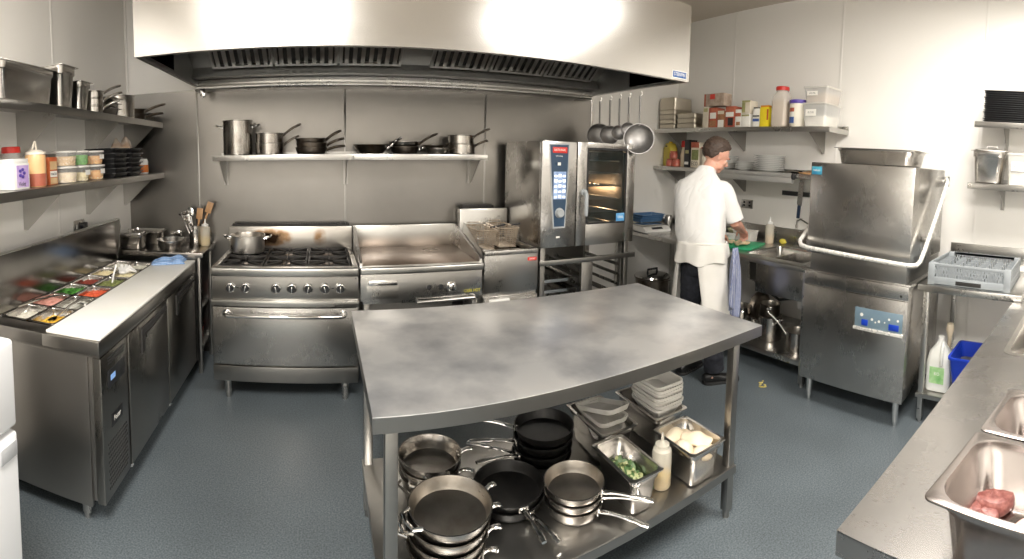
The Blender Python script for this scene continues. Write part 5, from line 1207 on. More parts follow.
# pots under the counter
UZs = .1965
saucepan('front steel saucepan on the shelf under the sink', (3.17, 1.985, UZs), .085, .155, hl=.16, rise=.16, rz=2.0)
saucepan('larger steel saucepan behind the front one under the sink', (3.24, 2.30, UZs), .10, .19, hl=.20, rise=.10, rz=-2.2)
saucepan('upturned dark pan stacked in the larger saucepan under the sink', (3.24, 2.31, UZs+.195), .085, .10, hl=.16, rise=.04, rz=-2.6, out=M_DPAN, hm=M_CHROME)
frying_pan('dark frying pan leaning behind the saucepans under the sink', (3.45, 2.55, UZs+.17), .13, .04, .8, .2, rise=.02, rz=2.6, out=M_DPAN, inn=M_DPAN).rotation_euler = (0, 1.15, 2.9)
saucepan('steel saucepan at the far end of the shelf under the sink counter', (3.36, 2.72, UZs), .095, .16, hl=.15, rise=.05, rz=-2.4)
t = thing('lidded_pot', 'tall dark lidded pot with a black handle in the back corner under the counter', 'pot', (3.13, 3.72, 0))
b = MB(); b.lathe([(0, 0), (.17, 0), (.17, .44), (.185, .45), (.185, .46), (.165, .46), (.16, .02), (0, .02)], n=36); b.obj('pot_body', M_DPAN, t)
b = MB(); b.lathe([(.0, .462), (.18, .462), (.175, .475), (.05, .495), (0, .495)], n=36); b.obj('lid', M_CHROME, t)
b = MB(); b.tube([(-.06, 0, .49), (-.06, 0, .53), (.06, 0, .53), (.06, 0, .49)], .012, 10); b.obj('handle', M_BLKPL, t)
for s in (-1, 1): b = MB(); b.tube([(s*.168, -.05, .38), (s*.22, -.045, .385), (s*.22, .045, .385), (s*.168, .05, .38)], .007, 8); b.obj('side_handle', M_CHROME, t)

# ------------------------------------------------------------------ pass-through dishwasher
DX, DY0, DY1 = 2.85, .975, 1.75
dw = thing('dishwasher', 'tall stainless hood dishwasher with a curved lifting handle', 'dishwasher', (DX, DY0, 0)); DW = 3.60-DX; DL = DY1-DY0
def Dd(mb, name, m, par=dw): return mb.obj(name, m, par)
b = MB(); b.box(.02, .01, .165, DW, DL-.01, .90, .004); b.box(.0, .0, .835, .03, DL, .925, .006); b.box(.03, 0, .90, DW, DL, .93, .004); Dd(b, 'machine_base', M_STEELV)
b = MB(); b.box(.0, .003, .168, .02, DL-.003, .828, .004); fp = Dd(b, 'front_panel', M_STEELV)
b = MB(); b.box(.02, .03, .93, DW, DL-.03, 1.08, .004); Dd(b, 'wash_chamber', M_DSTEEL)
b = MB(); b.box(.0, .006, 1.055, DW-.05, DL-.006, 1.685, .008); b.box(DW-.06, .04, 1.08, DW+.04, DL-.04, 1.66, .004); Dd(b, 'lifting_hood', M_STEELV)
b = MB()
z = 1.105; xo = -.075
b.tube([(.60, -.045, 1.60), (.45, -.05, 1.46), (.10, -.055, 1.15), (.02, -.055, 1.092), (-.03, -.05, 1.078), (xo+.01, -.02, 1.076), (xo, .02, 1.078), (xo, DL-.06, 1.10), (xo+.01, DL+.0, 1.108), (-.03, DL+.035, 1.13), (.02, DL+.04, 1.16), (.10, DL+.04, 1.22), (.45, DL+.04, 1.48), (.60, DL+.04, 1.62)], .015, 12)
b.tube([(.60, -.045, 1.60), (.635, -.03, 1.62), (.65, .0, 1.60)], .012, 10)
Dd(b, 'lift_handle', mat('polished_tube', (.80, .78, .73), .28, .35, nscale=30, rvar=.05))
b = MB(); b.box(DW-.10, -.03, 1.56, DW-.03, .0, 1.64, .004); Dd(b, 'handle_pivot', M_DSTEEL); b = MB(); b.box(.20, -.05, 1.19, .23, .0, 1.22, .003); Dd(b, 'handle_stop', M_DSTEEL)
b = MB(); b.box(-.004, .028, .62, 0, .365, .745, .002); cp = Dd(b, 'control_panel', mat('pale_blue_panel', (.16, .24, .30), .35, noise=(.19, .27, .33), nscale=8))
b = MB(); b.box(-.014, .02, .598, .0, .372, .619, .003); Dd(b, 'control_lip', MATS['polished_tube'])
for y, w_ in ((.29, .045), (.085, .07)):
    b = MB(); b.box(-.012, y-w_/2, .633, -.004, y+w_/2, .672, .003); b.lathe([(0, 0), (.02, 0), (.018, .010), (0, .010)], n=16) if False else None; b.obj('blue_button', mat('royal_blue', (.01, .05, .45), .3, nscale=20, rvar=.03) if y > .2 else MATS['royal_blue'], cp)
for y, zz, r in ((.315, .70, .012), (.24, .68, .009), (.215, .665, .006), (.19, .675, .009), (.15, .675, .005), (.12, .70, .008), (.06, .70, .008)): MB().cyl((-.0048, y, zz), (-.004, y, zz), r, n=12).obj('control_symbol', M_PAPER, cp)
b = MB(); b.cyl((-.002, .05, .86), (.0, .05, .86), .008, n=10); Dd(b, 'lock_button', M_BLKPL)
b = MB(); b.box(-.0015, DL-.095, 1.60, -.0002, DL-.015, 1.655, .0004); bd = Dd(b, 'badge', mat('teal_badge', (.06, .33, .42), .4, noise=(.03, .22, .42), nscale=16)); bd['label'] = 'small teal and blue maker badge'
text('badge_lettering', 'MAIDAID', .017, M_PAPER, bd, FACE_NX((-.0022, DL-.055, 1.628)), .0003, .8)
for x in (.05, DW-.08):
    for y in (.06, DL-.06):
        b = MB(); b.cyl((x, y, .03), (x, y, .17), .02, .024, 14); b.cyl((x, y, 0), (x, y, .03), .013, .016, 14); Dd(b, 'leg', M_CHROME)
# tray on top, black clip behind it
o = gn_pan('long shallow steel pan on top of the dishwasher', (3.10, 1.325, 1.6865), .33, .60, .11, cat='pan', r=.05, m=M_GN)
b = MB(); b.box(-.03, -.03, 0, .03, .03, .02, .003); b.box(-.012, -.012, .02, .012, .012, .06, .003); tag(b.obj('top_valve', M_BLKPL, None, (3.30, 1.70, 1.6863)), 'small black valve on top of the dishwasher beside the pan', 'valve')

# ------------------------------------------------------------------ dish table
tb = thing('dish_table', 'stainless table with an upstand between the dishwasher and the corner', 'table', (3.0, .30, 0))
b = MB(); b.box(.0, -.02, .875, .845, .668, .92, .004); b.box(.825, -.6, .92, .845, .668, 1.10, .003); b.obj('table_top', M_STEEL, tb)
for x in (.01, .78): b = MB(); b.box(x, .59, .02, x+.035, .625, .874, .003); b.cyl((x+.017, .607, 0), (x+.017, .607, .02), .013, n=10); b.obj('leg', M_STEEL, tb)
for x in (.01, .78): b = MB(); b.box(x, -.3, .02, x+.035, -.265, .874, .003); b.obj('leg', M_STEEL, tb)
b = MB(); b.box(.005, -.32, .165, .83, .64, .195, .003); b.obj('under_shelf', M_STEEL, tb)
# rack: open-top glass rack
rk = thing('dish_rack', 'grey plastic glass rack with compartments on the dish table', 'dish rack', (3.03, .36, .922)); A_, H_ = .55, .145
b = MB(); wl = .008
b.box(0, 0, 0, A_, A_, .008)
def wall_(x0, y0, x1, y1):
    b.box(x0, y0, .0, x1, y1, .055, .002); b.box(x0, y0, H_-.02, x1, y1, H_, .002)
wall_(0, 0, wl, A_); wall_(A_-wl, 0, A_, A_); wall_(wl, 0, A_-wl, wl); wall_(wl, A_-wl, A_-wl, A_)
for c in ((0, 0), (A_-.045, 0), (0, A_-.045), (A_-.045, A_-.045)): b.box(c[0] if c[0] else -.001, c[1] if c[1] else -.001, .0, c[0]+.045 if c[0] == 0 else A_+.001, c[1]+.045 if c[1] == 0 else A_+.001, H_, .004)
n_ = 22
for k in range(n_):
    u = .05+(A_-.10)*k/n_; du = (A_-.10)/n_
    for (fx) in (0, A_-wl):
        for s in (0, 1):
            z0, z1 = (.053, H_-.018) if s else (H_-.018, .053)
            b.tube([(fx+wl/2, u, z0), (fx+wl/2, u+du*1.6, z1)], .0038, 4); b.tube([(u, fx+wl/2, z0), (u+du*1.6, fx+wl/2, z1)], .0038, 4)
b.obj('rack_basket', M_GREYPL, rk)
b = MB()
for i in range(1, 6):
    for q in range(1, 12):
        v = A_*q/12; z1 = .125 if q % 2 else .06
        b.box(A_*i/6-.003, v-.018, .008, A_*i/6+.003, v+.018, z1); b.box(v-.018, A_*i/6-.003, .008, v+.018, A_*i/6+.003, z1)
b.obj('divider_grid', M_GREYPL, rk)
b = MB(); b.box(-.003, .19, .014, -.0005, .36, .040, .001); b.obj('hand_slot', M_DARK, rk)
# under the dish table
jg = thing('detergent_bottle', 'milky white detergent jug with a green label under the dish table', 'jug', (3.13, .815, .1965))
b = MB(); b.loft([rrect(0, 0, .12, .15, .03, 0), rrect(0, 0, .14, .17, .04, .008), rrect(0, 0, .14, .17, .04, .19), rrect(0, 0, .12, .14, .04, .26), rrect(0, .0, .05, .05, .024, .32), rrect(0, 0, .045, .045, .022, .335)]); b.obj('jug_body', mat('milky_jug', (.72, .74, .72), .35, noise=(.62, .62, .55), nscale=4), jg)
b = MB(); b.tube([(-.02, -.02, .325), (-.065, -.03, .31), (-.085, -.03, .26), (-.075, -.03, .19)], .012, 10); b.obj('jug_handle', MATS['milky_jug'], jg)
b = MB(); b.xbox(Matrix.Translation((-.0715, 0, .115)), .0015, .10, .11, .0); lb = b.obj('printed_label', mat('green_label', (.45, .68, .35), .5, noise=(.15, .42, .12), nscale=14), jg)
text('label_lettering', 'BIO', .03, M_PAPER, lb, FACE_NX((-.0728, 0, .125)), .0003, .8)
b = MB(); b.lathe([(0, .336), (.022, .336), (.022, .36), (0, .362)], n=16); b.obj('cap', M_WHITEPL, jg)
br = thing('scrubbing_brush', 'brush with a pale wooden end standing behind the detergent jug', 'brush', (3.30, .80, .1965)); b = MB(); b.box(-.03, -.02, 0, .03, .02, .05, .004); b.obj('brush_block', M_WOOD, br); b = MB(); b.tube([(0, 0, .05), (0, .0, .30), (0, 0, .36), (0, 0, .40)], [.012, .014, .03, .022], 12); b.obj('brush_handle', mat('pale_wood', (.70, .60, .45), .6, nscale=12, rvar=.05), br)
bk = thing('blue_bin', 'blue plastic bin with a white bag edge under the dish table', 'bin', (3.13, .55, .1965), 0)
b = MB(); b.loft([rrect(0, 0, .28, .26, .03, 0), rrect(0, 0, .34, .33, .03, .275), rrect(0, 0, .36, .35, .03, .275), rrect(0, 0, .36, .35, .03, .29), rrect(0, 0, .332, .322, .03, .29), rrect(0, 0, .272, .252, .03, .006)]); b.obj('bin_body', M_BLUEPL, bk)
b = MB(); b.loft([rrect(0, 0, .26, .25, .03, .02), rrect(0, 0, .30, .29, .03, .19)]); b.obj('bin_contents', mat('dark_rags', (.10, .11, .14), .8, noise=(.2, .2, .24), nscale=9), bk)
b = MB(); b.tube([(-.12, -.02, .20), (.0, .03, .235), (.12, -.03, .21)], .016, 8); b.obj('white_rag', M_PAPER, bk)

# ------------------------------------------------------------------ shelves at the right edge
def rshelf2(label, y1, z): return right_shelf('wall_shelf', label, -.6, y1, z, .35, (.55,), bh=.21)
rshelf2('upper shelf at the right edge, carrying black trays', .765, 2.065); rshelf2('lower shelf at the right edge, carrying a steel food pan', .79, 1.605)
for k in range(15):
    b = MB(); b.loft([rrect(0, 0, .30, .53, .02, .004), rrect(0, 0, .32, .56, .02, .012), rrect(0, 0, .33, .57, .02, .012), rrect(0, 0, .33, .57, .02, .0155), rrect(0, 0, .315, .555, .02, .0155), rrect(0, 0, .296, .526, .02, .0065)])
    tag(b.obj('black_tray', M_BLKPL, None, (3.67+.003*math.sin(k*2.7), .425+.004*math.sin(k*1.9), 2.063+k*.0158), (0, 0, .006*math.sin(k*3.3))), 'black serving tray, number %s from the bottom of the stack at the right edge' % ('one two three four five six seven eight nine ten eleven twelve thirteen fourteen fifteen'.split()[k]), 'tray', 'black trays stacked at the right edge')
gn_pan('tall steel food pan with a loose lid on the lower shelf at the right edge', (3.66, .655, 1.607), .26, .27, .245, r=.04, m=M_GN)
t = thing('pan_lid', 'steel lid lying crooked on the tall food pan at the right edge', 'lid', (3.66, .645, 1.853), .12); b = MB(); b.loft([rrect(0, 0, .25, .26, .03, 0), rrect(0, 0, .25, .26, .03, .006), rrect(0, 0, .20, .21, .03, .014), rrect(0, 0, .03, .03, .01, .016)]); b.obj('lid_plate', M_GN, t); b = MB(); b.tube([(0, -.04, .014), (0, -.04, .038), (0, .04, .038), (0, .04, .014)], .005, 8); b.obj('handle', M_CHROME, t)
clear_box('clear storage box of bread rolls on the lower shelf at the right edge', (3.645, .395, 1.607), .27, .215, .225, .35, fm('bread_roll', (.72, .58, .38), (.80, .70, .52), .8, 18), 'ROLLS')
HT[0] = 1.7
# ------------------------------------------------------------------ island table
IX0, IX1, IY0, IY1, IZ = .146, 1.828, 1.345, 2.31, .88
it = thing('island_table', 'large stainless steel table with undershelf in the middle of the room', 'table', (IX0, IY0, 0))
def I(mb, name, m, par=it): return mb.obj(name, m, par, loc=(-IX0, -IY0, 0))
b = MB(); b.use(M_TABLE); b.box(IX0, IY0, IZ-.004, IX1, IY1, IZ, .0015); b.use(M_DSTEEL)
for q in ((IX0, IY0, IX1, IY0+.003), (IX0, IY1-.003, IX1, IY1), (IX0, IY0+.003, IX0+.003, IY1-.003), (IX1-.003, IY0+.003, IX1, IY1-.003)): b.box(q[0], q[1], IZ-.052, q[2], q[3], IZ-.003)
b.box(IX0+.003, IY0+.003, IZ-.052, IX1-.003, IY0+.03, IZ-.049); b.box(IX0+.04, IY0+.35, IZ-.04, IX1-.04, IY0+.42, IZ-.004); b.box(IX0+.04, IY1-.25, IZ-.04, IX1-.04, IY1-.18, IZ-.004)
I(b, 'table_top', None)
SHZ = .25
for x in (.185, 1.645):
    for y in (1.36, 2.06):
        b = MB(); b.box(x, y, .035, x+.04, y+.04, IZ-.053 if y < 1.4 else IZ-.041, .003); b.cyl((x+.02, y+.02, 0), (x+.02, y+.02, .036), .016, n=12); lg = I(b, 'leg', M_DSTEEL)
b = MB(); b.box(.18, 1.355, SHZ-.003, 1.69, 2.105, SHZ, .001); b.box(.18, 1.352, SHZ-.038, 1.69, 1.356, SHZ-.001); b.box(.18, 2.102, SHZ-.038, 1.69, 2.106, SHZ-.001); b.box(.179, 1.356, SHZ-.038, .183, 2.102, SHZ-.001); b.box(1.687, 1.356, SHZ-.038, 1.691, 2.102, SHZ-.001)
I(b, 'under_shelf', M_DSTEEL)  # darker steel than the top: the shade under the table is in its colour
b = MB(); b.cyl((IX0+.10, 1.352, .60), (IX0+.10, 1.356, .60), .004, n=6) if False else None
Z0 = SHZ+.0015
def saute(label, loc, r, h, hl, rise, rz, group, out=None, inn=None, hm=None):
    t = frying_pan(label, loc, r, h, .90, hl, 0, rise, out, inn, hm, rz, group); return t
ord4 = ('lowest', 'second', 'third', 'topmost')
ear = lambda t, r, z: None
# front left stack of four steel pans
for k in range(4):
    t = saute('%s steel pan of the stack at the front left of the island shelf' % ord4[k], (.425+.004*k, 1.54-.003*k, Z0+k*.044+.006), .140+.002*k, .048, .05, .012, -.55+.28*k, 'steel pans at the front left of the island shelf', inn=M_PANIN)
    if k: 
        b = MB(); b.tube([(-.135, -.05, .045), (-.165, -.04, .045), (-.172, 0, .045), (-.165, .04, .045), (-.135, .05, .045)], .006, 8); b.obj('helper_handle', M_CHROME, t)
for k in range(3):
    t = saute('%s steel pan of the stack at the back left of the island shelf' % ('lowest', 'middle', 'topmost')[k], (.45, 1.90, Z0+k*.038), .128+.002*k, .062, .06, .010, -1.0+.5*k, 'steel pans at the back left of the island shelf', inn=M_PAN if k == 2 else M_PANIN)
    b = MB(); b.tube([(-.05, -.122, .045), (-.04, -.15, .045), (.04, -.15, .045), (.05, -.122, .045)], .006, 8); b.obj('helper_handle', M_CHROME, t)
for k in range(4):
    saute('%s black nonstick pan of the stack in the middle of the island shelf' % ord4[k], (.972+.003*k, 1.89, Z0+k*.042), .136, .046, .21, .035, PI-.10+(-.35, .28, .02, -.30)[k], 'black pans in the middle of the island shelf', M_NONSTICK, M_NONSTICK, M_CHROME)
for k in range(2):
    saute('%s wide black pan with handle pointing towards the front of the shelf' % ('lower', 'upper')[k], (.735, 1.71, Z0+k*.032), .142, .045, .17, .0, (-1.34, -1.56)[k], 'wide black pans at the front of the island shelf', M_NONSTICK, M_NONSTICK, M_CHROME)
for k in range(3):
    saute('%s shallow steel frying pan of the stack at the front of the island shelf' % ('lowest', 'middle', 'topmost')[k], (.955, 1.565, Z0+k*.034), .116+.002*k, .048, .20, .002, (-1.02, -.74, -.88)[k], 'steel frying pans at the front of the island shelf')
gn_pan('steel food pan of chopped greens on the island shelf', (1.175, 1.515, Z0), .165, .30, .165, r=.025)
heap('chopped_greens', 'chopped green vegetables in the pan on the island shelf', 'food', (1.175, 1.515, Z0+.012), .104, .240, .125, fm('dark_green_veg', (.045, .10, .03), (.10, .17, .06)), .020, 110, 'leaf', 11, m2=fm('pale_green_veg', (.30, .34, .14), (.42, .42, .24)))
squeeze_bottle('squeeze bottle with a little yellow sauce on the island shelf', (1.335, 1.475, Z0), .042, .185, M_NATURAL, mat('mustard_sauce', (.66, .44, .10), .3, nscale=9, rvar=.03), .30, cap=M_NATURAL)
gn_pan('steel food pan of pale dough pieces at the right end of the island shelf', (1.495, 1.475, Z0), .21, .27, .165, r=.025)
M_DOUGH = fm('pale_dough', (.76, .66, .50), (.68, .55, .38), .6, 12)
for i, (x, y, z, rx, ry, rz_, a, nm) in enumerate(((1.475, 1.555, .132, .065, .04, .02, .3, 'flat piece of pale dough at the back of the right food pan'), (1.53, 1.46, .140, .055, .075, .020, .5, 'large folded sheet of pale dough in the right food pan'), (1.445, 1.45, .135, .04, .05, .022, -.2, 'round pale mushroom piece in the right food pan'), (1.50, 1.39, .118, .065, .035, .03, 0, 'front piece of pale dough in the right food pan'))):
    b = MB(); b.ell((0, 0, 0), rx, ry, rz_, n=22, k=12)
    for v in b.bm.verts: v.co.z += .006*math.sin(60*v.co.x+i)+.005*math.cos(70*v.co.y); 
    o = b.obj('dough_piece', M_DOUGH, None, (x, y, Z0+z), (.12*(i-1), .1, a)); tag(o, nm, 'dough')
b = MB(); b.loft([rrect(0, 0, .132, .19, .02, 0), rrect(0, 0, .156, .215, .02, .11)]); tag(b.obj('dough_filling', M_DOUGH, None, (1.495, 1.475, Z0+.0125)), 'pale dough filling the lower part of the right food pan', 'dough')
gn_pan('deep steel food pan holding clear lids, behind the pan of greens', (1.265, 1.845, Z0), .21, .33, .165, r=.025)
M_LIDS = mat('frosted_lid', (.90, .88, .84), .3, alpha=.8, noise=(.72, .70, .64), nscale=10)
for k in range(3):
    b = MB(); b.loft([rrect(0, 0, .15, .22, .03, 0), rrect(0, 0, .165, .235, .03, .02), rrect(0, 0, .165, .235, .03, .024), rrect(0, 0, .145, .215, .03, .022), rrect(0, 0, .13, .20, .03, .006)])
    tag(b.obj('plastic_lid', M_LIDS, None, (1.265+.004*k, 1.83+.008*k, Z0+.135+.028*k), (.10-.16*k, .12*(k-1), .25*(k-1))), '%s frosted plastic lid piled in the deep pan behind the greens' % ('lowest', 'middle', 'topmost')[k], 'lid', 'frosted plastic lids')
gn_pan('steel food pan under the stack of white tubs on the island shelf', (1.555, 1.825, Z0), .21, .35, .165, r=.025)
M_TUB = mat('bright_white_tub', (.92, .90, .86), .4, noise=(.89, .87, .82), nscale=6)
for k in range(7):
    b = MB(); b.loft([rrect(0, 0, .125, .17, .03, 0), rrect(0, 0, .168, .218, .03, .050), rrect(0, 0, .178, .228, .03, .050), rrect(0, 0, .179, .229, .03, .063), rrect(0, 0, .162, .212, .03, .063), rrect(0, 0, .12, .165, .03, .004)])
    tag(b.obj('white_tub', M_TUB, None, (1.578+.003*math.sin(k*2), 1.80+.003*math.cos(k*3), Z0+.118+k*.0192), (0, 0, .04*math.sin(k*1.7))), '%s white plastic tub nested in the stack on the island shelf' % ('lowest', 'second', 'third', 'fourth', 'fifth', 'sixth', 'topmost')[k], 'tub', 'white tubs nested on the island shelf')

# ------------------------------------------------------------------ foreground counter with sinks and meat pans
fc = thing('front_counter', 'scratched stainless worktop running across the lower right foreground', 'counter', (.895, .434, 0), -.0497)
b = MB(); L_, D_ = 2.10, .95; s0, s1, t0, t1 = 1.22, 1.85, -.60, -.135
b.box(0, t1, .876, L_, 0, .88); b.box(0, -D_, .876, L_, t0, .88); b.box(0, t0, .876, s0, t1, .88); b.box(s1, t0, .876, L_, t1, .88)
b.box(0, -.003, .825, L_, 0, .879); b.box(0, -D_, .825, .003, -.003, .879); b.box(0, -D_, .825, L_, -D_+.003, .879)
b.obj('worktop', M_TABLE2, fc)
b = MB(); cx, cy = (s0+s1)/2, (t0+t1)/2; w_, l_ = s1-s0, t1-t0
b.loft([rrect(cx, cy, w_+.05, l_+.05, .05, .8802), rrect(cx, cy, w_+.05, l_+.05, .05, .8815), rrect(cx, cy, w_, l_, .05, .8815), rrect(cx, cy, w_-.01, l_-.01, .05, .87), rrect(cx, cy, w_-.02, l_-.02, .06, .70), rrect(cx, cy, w_-.08, l_-.08, .05, .68)], False, True); b.obj('sink_bowl', M_GN, fc)
for x in (.04, 1.05, 2.02):
    for y in (-.08, -.90): b = MB(); b.box(x, y, .03, x+.04, y+.04, .875, .003); b.cyl((x+.02, y+.02, 0), (x+.02, y+.02, .03), .015, n=10); b.obj('leg', M_DSTEEL, fc)
b = MB(); b.box(.03, -.92, .22, 2.07, -.03, .24, .002); b.obj('under_shelf', M_DSTEEL, fc)
M_GNF = steel('meat_pan_steel', (.42, .38, .36), .22, stretch=(3, 3, 30), dscale=8)
gn_pan('deep steel pan of raw meat at the bottom right of the picture', (.980, .055, .8815), .283, .335, .148, rz=-.18, r=.055, m=M_GNF, rim=.016, cat='pan')
gn_pan('empty steel pan behind the pan of raw meat', (1.256, .003, .8815), .262, .335, .148, rz=-.17, r=.055, m=M_GNF, rim=.016, cat='pan')
M_MEAT = mat('raw_mince', (.15, .035, .03), .42, noise=(.30, .12, .10), nscale=85, bump=.5, spec=.7)
M_STEAK = mat('raw_pork', (.62, .26, .22), .35, noise=(.74, .42, .36), nscale=18, bump=.2, sss=.1, spec=.7); M_FAT = mat('pale_fat', (.80, .66, .56), .4, noise=(.74, .56, .46), nscale=20, bump=.2, sss=.1)
def patty(label, loc, r, h, rot=(0, 0, 0), m=None, seed=1):
    R = random.Random(seed); b = MB(); n = 36; ph = [R.uniform(0, 6) for _ in range(4)]
    rf = lambda a: r*(1+.035*math.sin(2*a+ph[0])+.025*math.sin(3*a+ph[1])+.012*math.sin(7*a+ph[2]))
    rings = []
    for s, z in ((.55, 0), (.9, .001), (1, h*.22), (1.02, h*.5), (1, h*.8), (.93, h*.97), (.80, h*1.0), (.4, h*.98), (.05, h*.99)):
        rings.append([(rf(2*PI*i/n)*s*math.cos(2*PI*i/n), rf(2*PI*i/n)*s*math.sin(2*PI*i/n), z+(.0012*math.sin(9*i+s*20) if s < .95 and z > h*.5 else 0)) for i in range(n)])
    b.loft(rings); return tag(b.obj('meat_patty', m or M_MEAT, None, loc, rot), label, 'meat')
patty('round raw mince patty in the middle of the steel pan', (1.098, .138, .892), .052, .036, (0, .0, .4))
patty('second raw patty mostly under the round one in the steel pan', (1.035, .155, .8915), .040, .026, (0, 0, 1.2), seed=4)
b = MB(); b.use(M_STEAK); b.loft([[(x*s, y*s, z) for x, y in [(.045*math.cos(a)*(1+.2*math.sin(2*a)), .075*math.sin(a)) for a in [2*PI*i/28 for i in range(28)]]] for s, z in ((.8, 0), (1, .006), (1.0, .022), (.9, .028), (.3, .029))])
st_ = b.obj('pork_chop', None, None, (1.00, .005, .892), (0, 0, .1)); tag(st_, 'pink pork chop with a pale fat edge at the right picture edge', 'meat')
b = MB(); b.tube([(-.045, -.06, .016), (-.054, -.02, .016), (-.052, .03, .016), (-.03, .07, .016), (-.0, .082, .016)], [.010, .013, .014, .012, .008], 10); b.obj('fat_edge', M_FAT, st_)

b = MB(); R_ = random.Random(9)
for k in range(9): b.ell((R_.uniform(-.05, .05), R_.uniform(-.05, .05), .004), R_.uniform(.008, .022), R_.uniform(.006, .014), .004, Matrix.Rotation(R_.uniform(0, 3), 3, 'Z'), 8, 5)
tag(b.obj('food_scraps', mat('yellow_peelings', (.48, .40, .10), .6, noise=(.6, .5, .2), nscale=30), None, (2.86, 2.06, .0005)), 'small yellow food scraps on the floor in front of the sink counter', 'scraps', kind='stuff')
# ------------------------------------------------------------------ the cook
CK = (2.605, 2.485, 0)
ck = thing('person', 'person in white short sleeved jacket and apron chopping at the right counter', 'person', CK, math.radians(22-90))
M_SKIN = mat('skin', (.62, .32, .23), .5, noise=(.66, .37, .27), nscale=25, sss=.15, bump=.05)
M_HAIR = mat('short_brown_hair', (.035, .022, .015), .6, noise=(.075, .045, .03), nscale=140, stretch=(1, 1, .25), bump=.6)
M_JACKET = mat('white_cotton', (.72, .71, .69), .85, noise=(.69, .68, .655), nscale=5, bump=.1)
M_APRON = mat('white_apron_cotton', (.68, .66, .62), .9, noise=(.62, .60, .55), nscale=6, bump=.15)
M_TROU = mat('black_trousers', (.008, .009, .013), .95, noise=(.02, .022, .03), nscale=30, bump=.1)
M_SHOE = mat('black_shoe_leather', (.012, .012, .012), .38, nscale=20, rvar=.08)

def oval(c, rx, ry, rot=0, n=20, tilt=0):
    """Horizontal ring round c (optionally tilted about x)."""
    P = []
    for i in range(n):
        a = 2*PI*i/n; x = rx*math.cos(a); y = ry*math.sin(a)
        X = x*math.cos(rot)-y*math.sin(rot); Y = x*math.sin(rot)+y*math.cos(rot)
        P.append((c[0]+X, c[1]+Y*math.cos(tilt), c[2]+Y*math.sin(tilt)))
    return P
b = MB()
# torso under the clothes: leaning forward from the hips
T = [((-.02, -.01, .90), .150, .105, 0), ((-.03, -.005, 1.00), .155, .105, -.05), ((-.045, .0, 1.12), .140, .098, -.1), ((-.06, .02, 1.26), .160, .105, -.15),
     ((-.07, .045, 1.38), .180, .105, -.2), ((-.072, .07, 1.47), .165, .090, -.3), ((-.068, .095, 1.53), .10, .070, -.45), ((-.06, .12, 1.575), .062, .062, -.55)]
b.loft([oval(c, rx, ry, 0, 20, t) for c, rx, ry, t in T])
NK = Vector((-.055, .125, 1.565)); HD = Vector((-.022, .195, 1.705))
b.tube([NK-Vector((0, .02, .03)), NK+Vector((.006, .012, .03)), HD+Vector((-.010, -.035, -.06))], [.066, .060, .060], 16)
# head turned to the right and bent down
HR = Matrix.Rotation(-.80, 3, 'Z') @ Matrix.Rotation(-.50, 3, 'X')
def hp(x, y, z): return HD+HR @ Vector((x, y, z))*1.12
def he(c, rx, ry, rz_, M=None): b.ell(hp(*c), rx*1.12, ry*1.12, rz_*1.12, (HR @ (M or Matrix.Identity(3))), 24, 16)
he((0, -.008, .022), .076, .098, .086)          # cranium
he((0, .030, -.035), .060, .066, .080)          # face
he((0, .060, -.085), .032, .032, .026)          # chin
for s in (-1, 1):
    he((s*.044, .030, -.065), .020, .042, .024)   # jaw
    he((s*.036, .068, -.022), .022, .020, .018)   # cheek
    he((s*.030, .082, .018), .020, .012, .008)    # brow
    he((s*.079, .002, -.012), .006, .019, .030, Matrix.Rotation(s*.30, 3, 'Z'))   # ear
    he((s*.083, -.006, .004), .008, .015, .016, Matrix.Rotation(s*.4, 3, 'Z'))
b.tube([hp(0, .088, .010), hp(0, .103, -.012), hp(0, .112, -.030)], [.008, .011, .014], 10)     # nose
for s in (-1, 1): he((s*.010, .098, -.032), .010, .010, .008)
he((0, .088, -.058), .022, .012, .006); he((0, .086, -.067), .018, .012, .006)                   # lips
# arms
def limb(pts, rs): b.tube(pts, rs, 14)
SHR, ELR, WRR = Vector((.100, .06, 1.445)), Vector((.180, .14, 1.190)), Vector((.165, .40, 1.10))
SHL, ELL, WRL = Vector((-.235, .06, 1.445)), Vector((-.275, .20, 1.20)), Vector((-.06, .42, 1.055))
for sh, el, wr in ((SHR, ELR, WRR), (SHL, ELL, WRL)):
    limb([sh+Vector((-.05 if sh is SHR else .05, 0, .01)), sh, sh.lerp(el, .35), sh.lerp(el, .75), el, el.lerp(wr, .25), el.lerp(wr, .65), wr], [.050, .056, .052, .046, .042, .044, .035, .027])
